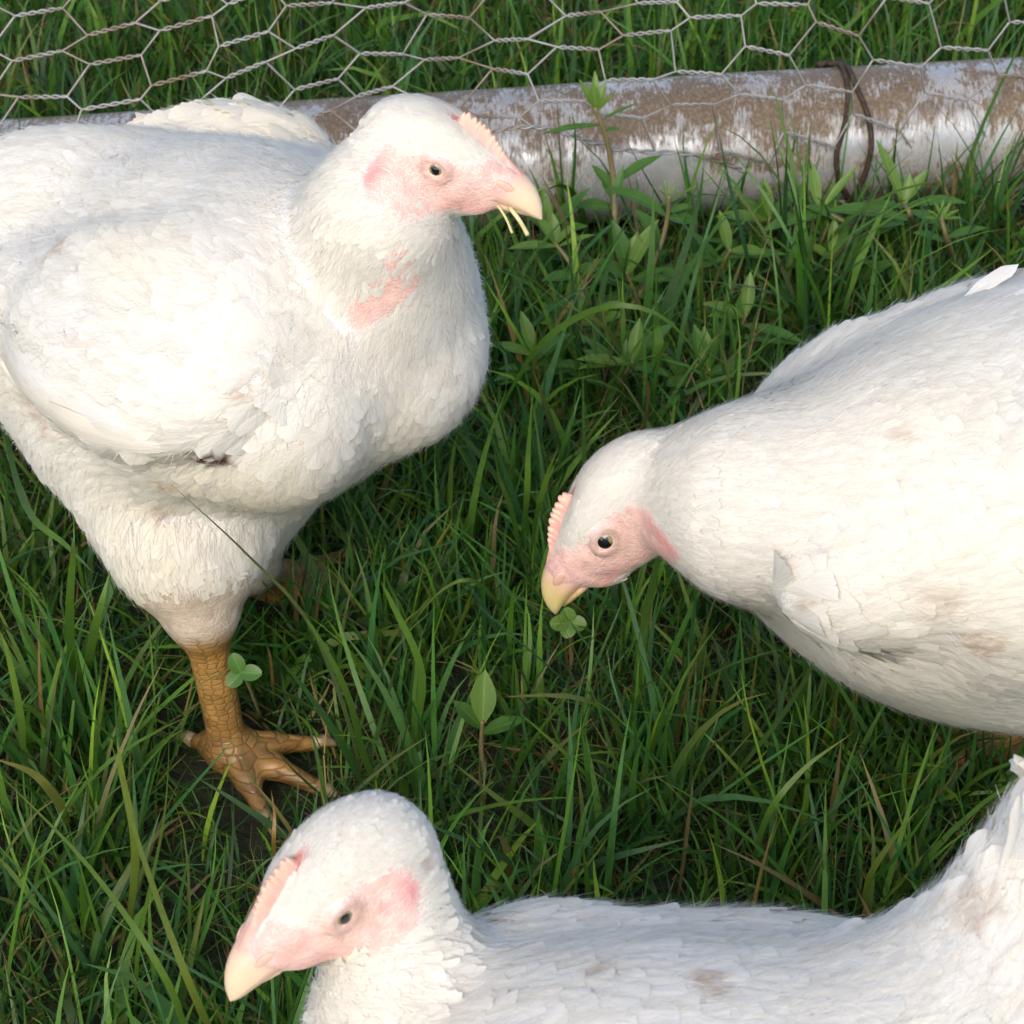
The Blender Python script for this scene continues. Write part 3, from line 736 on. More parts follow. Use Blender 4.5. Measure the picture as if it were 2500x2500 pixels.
    # eyes: iris ball with a pupil cap
    for s in (-1, 1):
        th = np.linspace(0, 2*np.pi, 25)[:-1]
        def cap(c, r, a0, nn, flat=1.0):
            P_ = [h(c[0], c[1]+s*r*flat, c[2])]; F_ = []
            for i in range(1, nn+1):
                a = a0*i/nn
                P_ += [h(c[0]+r*math.sin(a)*math.cos(t), c[1]+s*r*flat*math.cos(a), c[2]+r*math.sin(a)*math.sin(t)) for t in th]
            T_ = A([[0, 1+j, 1+(j+1) % 24] for j in range(24)])
            for i in range(nn-1):
                F_ += [[1+i*24+j, 1+(i+1)*24+j, 1+(i+1)*24+(j+1) % 24, 1+i*24+(j+1) % 24] for j in range(24)]
            return A(P_), [A(F_), T_]
        V, F = cap((0, s*(bd['ye']-.40), 0), .55, math.pi*.62, 8); e = mesh_obj('eye', V, F, IRIS, root)
        V, F = cap((.03, s*(bd['ye']-.395), .02), .553, spec.get('pupil', .40), 5); o = mesh_obj('pupil', V, F, EYE); o.parent = e
    # claws
    for hk, ft, toes, kn in bd['legs']:
        for p, d in toes:
            pts = A([p+d*x+A([0, 0, z]) for x, z in ((0, 0), (.006, .001), (.011, -.002), (.015, -.006))])
            V, F = tube(pts, A([.0045, .0038, .0024, .0005]), 8); mesh_obj('claw', V, F, CLAW, root)

EYE_RIM = mat_simple('dark_skin', (.30, .14, .10), .6)

def fold(px, py, d): return at(px, py, d)
def cdir(r, u, n): return unit(r*CR+u*CU+n*CN)

# bird 1: left, standing side-on, looking to the right
birds = []
B1 = dict(name='left', seed=1, label='white chicken standing at the left with straws hanging from its beak',
    center=atz(585, 800, .235), heading=A([math.cos(math.radians(50)), -math.sin(math.radians(50)), .32]), scale=.95,
    head=at(1068, 408, .965), nhead=(-2.2, 0, -1.1), nhr=1.9, breast=(6.5, 3.7, .2, 8.0, 5.6, 7.0), wing=(-3.2, 8.3, .2, 10.6, 2.8, 6.4, 0, .03),
    lens=[(265, 770, (.92, -.38, 0), (8.8, 3.6, 5.8), .85, .006, 'wing'), (480, 640, (.75, -.65, 0), (5.2, 3.0, 3.4), .55, .014, 'wing')], tail=(-15, 0, 5.5), extra=[(at(585, 395, 1.17), (5.8, 3.2, 2.3), frame(cdir(.97, -.12, .2), CN), .008, 'wing'), (at(120, 525, 1.16), (6.0, 4.6, 4.0), frame(cdir(.95, .05, .2), CN), .03, 'back')], head_fwd=cdir(.866, -.50, .05), head_up=cdir(.28, .70, .55), head_scale=1.0,
    nk=.018, neck=[(at(905, 640, 1.03), 4.5), (at(928, 515, .995), 3.25)],
    legs=[dict(hock=at(490, 1490, 1.135), foot=atz(560, 1830, .014), toe=(.8, -.35)),
          dict(hock=at(600, 1370, 1.25), foot=atz(690, 1425, .014), toe=(.9, .1), hip=(-4.5, 3.6, -3.0), tr=.82)],
    bare_px=[(985, 640, .010), (980, 700, .0165), (930, 728, .014), (880, 755, .010)], cream=.95,
    stain_px=[(525, 1108, .011, 1.0), (140, 605, .012, .45), (400, 1185, .008, .6), (390, 1250, .007, .6), (590, 1235, .008, .45), (590, 960, .006, .6), (60, 960, .014, .4), (120, 1030, .014, .4)])
B2 = dict(name='right', seed=2, label='white chicken at the right bending its head down to peck',
    center=atz(2450, 1180, .225), heading=A([-math.cos(math.radians(28)), -math.sin(math.radians(28)), -.05]), scale=.91,
    wing=(-2.8, 8.4, 0, 10.8, 2.8, 6.2, -10, .006), lens=[(2350, 1280, (-.90, -.43, 0), (8.6, 3.6, 4.8), .65, .006, 'wing')],
    extra=[(at(2270, 1385, 1.06), (11.0, 6.2, 6.3), frame(cdir(-.87, .45, -.1), CN), .05, 'breast')], head=at(1480, 1313, 1.02), breast=(5.2, 2.8, -.4, 7.6, 5.4, 6.6), head_fwd=cdir(-.48, -.74, -.45), head_up=cdir(-.80, .50, .30), head_scale=1.18,
    neck=[(at(1815, 1222, 1.0), 4.5), (at(1665, 1200, 1.02), 2.35)], nrad=6.0, nk=.024, nhead=(-2.3, 0, -.8), nhr=2.0,
    legs=[dict(hock=at(2440, 1600, 1.16), foot=atz(2450, 1790, .014), toe=(-.9, .1)),
          dict(hock=at(2620, 1650, 1.11), foot=atz(2660, 1900, .014), toe=(-.9, -.2))],
    stain_px=[(1970, 1473, .006, .7), (2280, 1480, .012, .35), (2390, 1570, .010, .6), (2200, 1060, .006, .3)], cream=.5, beak_col=(.74, .58, .24), pupil=.62, comb_h=.72)
B3 = dict(name='front', seed=3, label='white chicken in front at the bottom with its head raised',
    stain_px=[(2370, 2215, .012, .4), (1730, 2400, .008, .7), (1450, 2370, .006, .4), (1040, 2120, .004, .5)],
    center=atz(1620, 2925, .20), heading=A([-1, -.06, .08]), scale=.95,
    head=at(830, 2225, .73), head_fwd=cdir(-.67, -.73, .10), head_up=cdir(-.35, .65, .65), head_scale=.96, nrad=5.4, nbase=(8, 0, 1), nk=.016,
    nhead=(-2.3, 0, -1.2), nhr=2.05, neck=[(at(1010, 2830, .80), 4.9), (at(1000, 2500, .775), 3.35)],
    legs=[dict(hock=at(1640, 3150, .93), foot=atz(1620, 3350, .014), toe=(-.9, 0)),
          dict(hock=at(1640, 3400, .85), foot=atz(1620, 3600, .014), toe=(-.9, 0))],
    wlift=0.2, wing=(-2.8, 7.8, .2, 10.4, 2.6, 5.9, -10, .02), cream=.35, tail_base=(-9, 0, 4), tail_pt=atz(2560, 2010, .31))
for s in (B1, B2, B3): birds.append(make_bird(s))


def quill(bd, pts, w, nrm, tint=(.84, .81, .75), name='flight_feather', blunt=.5, n=18):
    """one long feather along world points; nrm: which way its face looks"""
    C = spline(A(pts), n); T = unitr(np.gradient(C, axis=0)); nr = unit(nrm); S = unitr(np.cross(T, nr)); Nn = np.cross(S, T)
    V, vn, bn = [], [], []; t = np.linspace(0, 1, n)
    prof = np.clip(.35+1.6*t, 0, 1)*np.clip((1-t)/.16, .02, 1)**blunt
    for k in range(n):
        for y in (-1, -.6, 0, .5, .8):
            V.append(C[k]+S[k]*w*.5*prof[k]*y+Nn[k]*(-.10*w*y*y*prof[k]+(.0006 if y == 0 else 0))); vn.append((t[k], max(abs(y)*1.05-.05, (t[k]-.85)*6.5), 0)); bn.append(Nn[k])
    F = A([[k*5+j, k*5+j+1, k*5+j+6, k*5+j+5] for k in range(n-1) for j in range(4)])
    o = mesh_obj(name, A(V), [F], FEATHER, bd['root']); attr(o.data, 'vane', vn, 'FLOAT_VECTOR'); attr(o.data, 'bodyn', bn, 'FLOAT_VECTOR'); attr(o.data, 'rnd', np.full(len(V), bd['rg'].random()*50)); attr(o.data, 'soft', np.full(len(V), .3))
    tt = np.tile(A(tint), (len(V), 1))*bd['rg'].uniform(.94, 1.03); attr(o.data, 'tint', np.c_[tt, np.ones(len(V))], 'FLOAT_COLOR'); return o
def on_body(bd, px, py, off=.002):
    p = trace(bd['f'], px, py); g_ = bd['f'].grad(p[None])[0]; return p+unit(g_)*off, unit(g_)
if not SIL:
    b1, b2, b3 = birds
    for k in range(6):                       # folded wing of the left chicken: quills along its lower edge
        u = k/4; pts = []; nn = 0
        for q, (x, y) in enumerate([(500-70*u, 1088-46*u), (370-55*u, 1078-40*u), (250-40*u, 1052-46*u), (140-25*u, 1005-52*u), (60-12*u, 950-60*u), (14-4*u, 880-70*u)]):
            p, g_ = on_body(b1, x, y, (-.006 if q == 0 else .0026)-.0002*k); pts.append(p); nn = nn+g_
        quill(b1, pts, .017, nn, (.85, .80, .70) if k < 3 else (.84, .81, .76))
    for k, (x0, y0, x1, y1, off) in enumerate(((2330, 735, 2486, 646, .004), (2390, 760, 2560, 700, .004))):
        a, g_ = on_body(b2, x0, y0, -.004); b_ = at(x1, y1, float(np.dot(a-CP, -CN))+.015)
        quill(b2, [a, (a+b_)/2+ZUP*.002, b_], .008, CN+1.2*ZUP, blunt=.8)
    for k, (x1, y1) in enumerate(((2487, 1942),)):
        a, g_ = on_body(b3, 2420, 2130, -.006); b_ = at(x1, y1, float(np.dot(a-CP, -CN))-.028)
        quill(b3, [a, (a+b_)/2+CR*.002, b_], .0062, CN+.6*CR, name='tail_feather', blunt=.6)
print('quills', round(time.time()-T0, 1))

# ------------------------------------------------------------------ ground
def mat_ground():
    m = M('soil_and_thatch'); p = m.pos()
    n = m.noise(35, 6, p); n2 = m.noise(160, 5, p)
    c = m.mix(n, (.014, .014, .008), (.030, .032, .014)); c = m.mix(m.ramp(n2, [(.5, (0, 0, 0)), (.7, (1, 1, 1))]), c, (.045, .055, .020))
    m.l(c, m.b.inputs['Base Color']); m.b.inputs['Roughness'].default_value = .95
    m.l(m.bump(n2, .8, .01), m.b.inputs['Normal']); return m.m
nx, ny = 90, 110
gx = np.r_[-30, -8, np.linspace(-2.2, 2.2, nx), 8, 30]; gy = np.r_[-20, -6, np.linspace(-.6, 4.4, ny), 10, 60]
GX, GY = np.meshgrid(gx, gy, indexing='ij'); GP = np.stack([GX.ravel(), GY.ravel(), np.zeros(GX.size)], 1)
GP[:, 2] = (vnoise(GP, 14, 5)-.9)*.012+(vnoise(GP, 45, 6)-.9)*.004
i, j = np.meshgrid(np.arange(len(gx)-1), np.arange(len(gy)-1), indexing='ij'); k = i*len(gy)+j
g = mesh_obj('ground', GP, [np.stack([k, k+len(gy), k+len(gy)+1, k+1], -1).reshape(-1, 4)], mat_ground()); g['kind'] = 'structure'

# ------------------------------------------------------------------ steel pipe along the foot of the fence
PR = .051
PA, PB = at(0, 458, 1.567), at(2500, 300, 1.638); PA[2] = PB[2] = PR-.002
pax = unit(PB-PA); pup = ZUP; pfr = unit(np.cross(pax, ZUP)); pfr = pfr if pfr[1] < 0 else -pfr      # towards the viewer
def pipe_pt(s_, th, r=PR):              # s along the axis from PA, th from the front (0) upwards
    return PA+pax*s_+(r)*(math.cos(th)*pfr+math.sin(th)*ZUP)
def mat_pipe():
    m = M('rusty_galvanised_steel'); p = m.pos()
    mp = m.n('ShaderNodeMapping'); mp.inputs['Scale'].default_value = (1, 1, 1); m.l(p, mp.inputs[0])
    st = m.n('ShaderNodeMapping'); st.inputs['Scale'].default_value = (3.2, .7, .7); m.l(p, st.inputs[0])
    big = m.noise(9, 5, p, .6); mid = m.noise(38, 6, p, .65, .6); fine = m.noise(150, 5, st.outputs[0], .7, .4); fl = m.noise(420, 3, p)
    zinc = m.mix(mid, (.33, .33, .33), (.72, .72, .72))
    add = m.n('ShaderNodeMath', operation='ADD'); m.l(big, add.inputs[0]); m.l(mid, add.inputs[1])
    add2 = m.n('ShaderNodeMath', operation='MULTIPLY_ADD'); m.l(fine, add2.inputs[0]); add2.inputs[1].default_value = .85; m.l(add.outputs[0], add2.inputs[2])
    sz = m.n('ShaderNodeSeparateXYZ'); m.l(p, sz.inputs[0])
    top = m.ramp(sz.outputs[2], [(0, (.08, .08, .08)), (.035, (.03, .03, .03)), (.050, (0, 0, 0)), (.074, (0, 0, 0)), (.088, (.11, .11, .11)), (.1, (.12, .12, .12))])  # keeps a mid-height band bare and bright: glare painted into the colour
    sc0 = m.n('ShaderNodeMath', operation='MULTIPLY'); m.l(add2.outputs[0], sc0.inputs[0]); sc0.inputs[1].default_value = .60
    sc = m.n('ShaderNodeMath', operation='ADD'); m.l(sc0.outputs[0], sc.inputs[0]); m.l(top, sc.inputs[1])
    rust_glare = m.ramp(sc.outputs[0], [(.0, (0, 0, 0)), (.86, (0, 0, 0)), (.99, (1, 1, 1))])
    rcol = m.mix(mid, (.075, .048, .026), (.20, .145, .09)); rcol = m.mix(m.ramp(fl, [(.45, (0, 0, 0)), (.7, (1, 1, 1))]), rcol, (.26, .19, .125))
    dirt = m.ramp(m.noise(14, 4, p, .7), [(.55, (0, 0, 0)), (.75, (1, 1, 1))])
    col = m.mix(rust_glare, zinc, rcol); col = m.mix(m.mix(.5, (0, 0, 0), dirt), col, (.20, .17, .14))
    m.l(col, m.b.inputs['Base Color'])
    iv = m.n('ShaderNodeMath', operation='SUBTRACT'); iv.inputs[0].default_value = .35; m.l(rust_glare, iv.inputs[1]); iv.use_clamp = True
    m.l(iv.outputs[0], m.b.inputs['Metallic'])
    m.l(m.ramp(rust_glare, [(0, (.24, .24, .24)), (1, (.75, .75, .75))]), m.b.inputs['Roughness'])
    m.l(m.bump(add2.outputs[0], .35, .0012), m.b.inputs['Normal']); m.b.inputs['Coat Weight'].default_value = .25; m.b.inputs['Coat Roughness'].default_value = .22; return m.m
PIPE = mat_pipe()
n = 48; sv = np.linspace(-1.6, 2.6, 60); th = np.linspace(0, 2*np.pi, n, endpoint=False)
V = A([pipe_pt(a, t, PR*(1+.012*math.sin(a*7+2*t)+.008*math.sin(a*19-t))) for a in sv for t in th])
k = (np.arange(59)[:, None]*n); j = np.arange(n)[None]; j2 = (j+1) % n
F = np.stack([k+j, k+n+j, k+n+j2, k+j2], -1).reshape(-1, 4)
proot = empty('steel_pipe', (PA+pax*.3)*A([1, 1, 0]), 'thick rusty galvanised steel pipe lying along the foot of the fence', 'pipe')
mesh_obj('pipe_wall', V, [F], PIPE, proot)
inner = A([pipe_pt(a, t, PR*.9) for a in (sv[0], sv[-1]) for t in th])
for e, a in ((0, sv[0]), (1, sv[-1])):
    ring = np.vstack([A([pipe_pt(a, t, PR*1.002) for t in th]), inner[e*n:(e+1)*n]])
    q = np.stack([np.arange(n), (np.arange(n)+1) % n, n+(np.arange(n)+1) % n, n+np.arange(n)], 1)
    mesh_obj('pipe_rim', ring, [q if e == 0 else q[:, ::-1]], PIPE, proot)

def on_pipe(px, py, off=.0018):
    """photo pixel -> (s, angle) on the pipe's visible side"""
    d = np.linspace(1.3, 1.9, 1500); P = A([at(px, py, x) for x in d])-PA
    s_ = P@pax; q = P-s_[:, None]*pax; r = np.linalg.norm(q, axis=1)
    i = int(np.argmax(r < PR)) if (r < PR).any() else int(np.argmin(r))
    return float(s_[i]), math.atan2(q[i]@ZUP, q[i]@pfr)
TIE = mat_simple('dark_tie_wire', (.035, .025, .02), .7, .3, 0, 300, (.09, .055, .035), .3)
ties = []
for pth in ([(2003, 141), (2040, 165), (2068, 225), (2062, 300), (2040, 370), (2045, 430), (2070, 480)],
            [(2022, 138), (2062, 170), (2088, 215), (2115, 280), (2124, 345), (2112, 410), (2082, 475)]):
    st = [on_pipe(*q) for q in pth]
    s0, t0 = st[0]; s1, t1 = st[-1]
    full = st+[(s1+(s0-s1)*u, t1-(t1+2*math.pi-t0)*u) for u in np.linspace(.06, 1, 16)]
    sm = spline(A(full), 90)
    w_ = np.sin(np.linspace(0, 1, 90)*40)*.0006
    ties.append(tube(A([pipe_pt(a, t, PR+.003+w) for (a, t), w in zip(sm, w_)]), .0021, 7))
V, F = join(ties)
mesh_obj('x', V, F, TIE).name = 'tie_wire'; tag(bpy.data.objects['tie_wire'], 'dark rusty tie wire looped around the steel pipe', 'wire')

# ------------------------------------------------------------------ hexagonal wire netting
def mat_wire():
    m = M('weathered_zinc_wire'); p = m.pos(); n = m.noise(120, 4, p); n2 = m.noise(18, 3, p)
    c = m.mix(n, (.26, .25, .235), (.46, .45, .43)); c = m.mix(m.ramp(n2, [(.5, (0, 0, 0)), (.68, (1, 1, 1))]), c, (.22, .15, .10))
    m.l(c, m.b.inputs['Base Color']); m.b.inputs['Metallic'].default_value = .35; m.b.inputs['Roughness'].default_value = .5; return m.m
WIRE = mat_wire()
X1 = A([-610, -260, 94, 447, 769, 1097, 1417, 1740, 2048, 2356, 2665, 2975]); Y1 = A([395, 320, 245, 177, 96, 47, 35, 47, 72, 107, 150, 200.])
def net(u, r):
    """u: node index along the fence (floats allowed), r: row -> world point on the hanging netting"""
    i = np.arange(len(X1)); x = np.interp(u, i, X1); y = spline(np.c_[Y1], 12*40)[:, 0]; y = float(np.interp(u, np.linspace(0, len(X1)-1, len(y)), y))
    hgt = np.interp(x, [0, 800, 1250, 1400, 1740, 2050, 2350, 2700], [51, 50, 50, 50, 54, 67, 75, 78])
    skew = np.interp(x, [800, 1400, 2000], [0, -12, -16])
    r_ = r-1
    wob = 13*math.sin(u*2.1+r*1.7)+10*math.sin(u*4.3-r*2.9)+8*math.sin(u*1.1+r*4.1); wx = 12*math.sin(u*3.3+r*2.2)+10*math.sin(u*5.1-r*3.3)
    px, py = x+skew*r_+wx*(r > -2), y+hgt*r_+wob
    fr = PA-ZUP*PA[2]; Yp = fr[1]+pax[1]/pax[0]*((px-1250)/FPX*1.55-fr[0])-PR-.006+.012*math.sin(u*1.3+r*.5)
    q = aty(px, py, Yp)
    if r_ < -1: q[1] += .0
    return q
nroot = empty('wire_netting', (at(1250, 500, 1.6))*A([1, 1, 0]), 'hexagonal galvanised chicken wire netting hanging in front of the pipe', 'wire netting')
R0, R1 = -9, 6
TW = .165                                 # half length of a twist, in node units
def node_u(r, j): return j if r % 2 else j-.5
for r in range(R0, R1+1):
    # the wire that twists with its upper neighbour in row r and with its lower neighbour in row r+1
    seq = []
    for j in range(1, len(X1)):
        seq += [(node_u(r, j), r, 1.0), (node_u(r+1, j) if (r+1) % 2 == 0 and False else (node_u(r, j)+.5), r+1, 0.0)]
    pts = []
    for u, rr, ph in seq:
        if not 0 <= u-TW and u+TW <= len(X1)-1: continue
        if u+TW > len(X1)-1: continue
        a, b_ = net(u-TW, rr), net(u+TW, rr)
        t_ = unit(b_-a); e1 = unit(np.cross(t_, A([0, 1., 0]))); e2 = np.cross(t_, e1)
        last = rr == R1+1
        for q in np.linspace(0, 1, 17):
            an = q*2*math.pi*2.5+math.pi*ph; c = a+(b_-a)*q
            amp = 0.00108*(.25+.75*min(1, 8*min(q, 1-q)))
            pts.append(c+amp*(math.cos(an)*e1+math.sin(an)*e2))
    V, F = tube(A(pts), .00074, 6)
    mesh_obj('wire', V, F, WIRE, nroot)
for ph in (0, math.pi):                                   # bottom edge: two straight wires twisted together
    us = np.linspace(.3, len(X1)-1.4, 260); pts = []
    for q, u in enumerate(us):
        c = net(u, R1+1); pts.append(c+.0012*(math.cos(q*1.1+ph)*A([0, 0, 1])+math.sin(q*1.1+ph)*A([0, 1, 0])))
    V, F = tube(A(pts), .0009, 6); mesh_obj('edge_wire', V, F, WIRE, nroot)

# ------------------------------------------------------------------ grass
def mat_grass():
    m = M('grass_blade'); c = m.attr('tint').outputs['Color']
    n = m.noise(260, 2, m.pos()); c = m.mix(.5, c, m.mix(n, (.6, .6, .6), (1.4, 1.4, 1.4)), 'MULTIPLY')
    m.l(c, m.b.inputs['Base Color']); m.b.inputs['Roughness'].default_value = .42; m.b.inputs['Specular IOR Level'].default_value = .35
    tr = m.n('ShaderNodeBsdfTranslucent'); m.l(m.mix(1.0, c, (1.25, 1.2, .55), 'MULTIPLY'), tr.inputs[0])
    ms = m.n('ShaderNodeMixShader'); ms.inputs[0].default_value = .38
    m.l(m.b.outputs[0], ms.inputs[1]); m.l(tr.outputs[0], ms.inputs[2]); m.l(ms.outputs[0], m.out.inputs[0]); return m.m
GRASS = mat_grass()
def bird_dist(P):
    d = np.full(len(P), 1.0)
    for bd in birds:
        lo, hi = bd['f'].bounds(); m = ((P > lo-.01) & (P < hi+.01)).all(1)
        if m.any(): d[m] = np.minimum(d[m], bd['f'](P[m]))
    return d
def blade_lines(R, az, h, lean, bend, seg, rg):
    """centre lines (n, seg+1, 3)"""
    n = len(R); t = np.linspace(0, 1, seg+1)[None]; th = lean[:, None]+bend[:, None]*t**1.6
    ds = h[:, None]/seg; x = np.cumsum(np.c_[np.zeros(n), np.sin(th[:, 1:])*ds], 1); z = np.cumsum(np.c_[np.zeros(n), np.cos(th[:, 1:])*ds], 1)
    azt = az[:, None]+rg.normal(0, .25, (n, 1))*t*t
    return np.stack([R[:, :1]+x*np.cos(azt), R[:, 1:2]+x*np.sin(azt), R[:, 2:3]+z], -1)
def blades_mesh(C, w, tint, tip, rg, twist=.5, face=False):
    """ribbons along centre lines"""
    n, m, _ = C.shape; t = np.linspace(0, 1, m)[None]
    T = unitr(np.gradient(C, axis=1)); S = np.stack([-T[..., 1], T[..., 0], np.zeros(T.shape[:2])], -1)
    if face: S = np.cross(T, CN+.3*CR)
    S = unitr(S+1e-6); Nn = np.cross(T, S); a = rg.normal(0, twist, (n, 1))+rg.normal(0, .6, (n, 1))*t
    S = S*np.cos(a)[..., None]+Nn*np.sin(a)[..., None]
    prof = np.clip(1.05*(1-t**2.2), .03, 1)*np.clip(.55+1.6*t, 0, 1)
    W = (w[:, None]*prof*.5)[..., None]; V = np.stack([C-S*W, C+S*W], 2).reshape(n, 2*m, 3)
    q = np.arange(m-1)*2; F = np.stack([q, q+1, q+3, q+2], 1)[None]+(np.arange(n)*2*m)[:, None, None]
    col = tint[:, None]*(1-t[..., None]**2)+tip[:, None]*t[..., None]**2
    col = np.repeat(col, 2, 1)
    return V.reshape(-1, 3), F.reshape(-1, 4), col.reshape(-1, 3)
gr = np.random.default_rng(21)
GREENS = A([[.042, .125, .024], [.052, .145, .026], [.032, .105, .032], [.080, .170, .026], [.045, .115, .042]])
FEET = [tuple(atz(580, 1850, 0)[:2]), tuple(atz(640, 1900, 0)[:2])]
def grow(n, xr, yr, hr, wr, lean, bend, seg, tuft=0, dry=0.0, gap=0.0):
    if tuft:
        nc = max(1, n//tuft); c = np.c_[gr.uniform(*xr, nc), gr.uniform(*yr, nc)]; k = gr.integers(0, nc, n)
        R = np.c_[c[k]+gr.normal(0, .009, (n, 2)), np.zeros(n)]; hs = gr.uniform(.75, 1.25, nc)[k]
        wsc = gr.uniform(.7, 1.45, nc)[k]
    else:
        R = np.c_[gr.uniform(*xr, n), gr.uniform(*yr, n), np.zeros(n)]; hs = 1; wsc = 1
    R[:, 2] = (vnoise(R, 14, 5)-.9)*.012-.004
    az = gr.uniform(0, 2*np.pi, n); h = gr.uniform(*hr, n)*hs*(.75+.5*vnoise(R, 6, 8)); w = gr.uniform(*wr, n)*wsc
    C = blade_lines(R, az, h, np.abs(gr.normal(*lean, n)), np.abs(gr.normal(*bend, n)), seg, gr)
    # keep clear of the birds and the pipe
    chk = [0, seg//3, 2*seg//3, seg] if seg > 3 else list(range(seg+1))
    bad = np.zeros(n, bool)
    for j in chk:
        bad |= bird_dist(C[:, j]) < .004
        P = C[:, j]-PA; s_ = P@pax; bad |= np.linalg.norm(P-s_[:, None]*pax, axis=1) < PR+.003
    bad |= (vnoise(R, 11, 31)*.6+vnoise(R, 29, 32)*.4 > .52) & (gr.random(n) < gap)
    for fx, fy in FEET: bad |= (np.hypot(R[:, 0]-fx, (R[:, 1]-fy+.02)*.8) < .040) & (gr.random(n) < .7) & (h > .045)
    ok = ~bad; C, h, w = C[ok], h[ok], w[ok]; n = len(C)
    patch = vnoise(C[:, 0], 5, 3)[:, None]
    tint = GREENS[gr.integers(0, 5, n)]*gr.uniform(.6, 1.75, (n, 1))*(.75+.5*patch)
    tip = tint*A([1.25, 1.12, .9])
    d = gr.random(n) < dry; tan = A([.26, .19, .085])*gr.uniform(.6, 1.3, (n, 1)); tint[d] = tan[d]; tip[d] = tan[d]
    sunny = gr.random(n) < .21; tint[sunny] = tint[sunny]*A([1.75, 1.45, 1.0]); tip = tint*A([1.25, 1.12, .9]); tip[d] = tan[d]
    yel = gr.random(n) < .10; tip[yel] = A([.22, .20, .06])
    return blades_mesh(C, w, tint, tip, gr)
GS = .35 if SIL else 1.0
packs = [
    grow(int(88000*GS), (-.8, .8), (.45, 2.3), (.020, .060), (.0011, .0025), (.5, .35), (.5, .45), 3, 0, .09, gap=.12),
    grow(int(33000*GS), (-.85, .85), (.42, 2.4), (.055, .115), (.0017, .0040), (.26, .22), (.42, .45), 6, 10, .05, gap=.40),
    grow(int(6500*GS), (-.85, .85), (.42, 2.4), (.09, .15), (.0024, .0050), (.22, .18), (.5, .55), 8, 7, .03, gap=.5),
    grow(int(5000*GS), (-.85, .85), (.42, 2.4), (.04, .11), (.0007, .0014), (.9, .4), (.8, .6), 5, 0, 1.0),
    grow(int(22000*GS), (-2.2, 2.2), (-.5, 4.4), (.05, .12), (.003, .006), (.35, .25), (.6, .5), 4, 8, .04)]
def patch(px, py, n, rad, hr):
    c = atz(px, py, 0); return grow(int(n*GS), (c[0]-rad, c[0]+rad), (c[1]-rad*.6, c[1]+rad*.6), hr, (.0018, .0042), (.25, .2), (.4, .4), 6, 0, .04)
packs += [patch(820, 1560, 260, .06, (.05, .10)), patch(1000, 1500, 200, .06, (.05, .10)), patch(2330, 1900, 320, .07, (.05, .10)), patch(2200, 1860, 220, .06, (.05, .10))]
def hero(pts, w, tint, tip=None, n=16):
    C = spline(A(pts), n)[None]
    return blades_mesh(C, A([w]), A([tint]), A([tip if tip is not None else tint]), gr, .25, face=True)
LG, DG, YG = (.10, .20, .03), (.035, .10, .03), (.16, .22, .035)
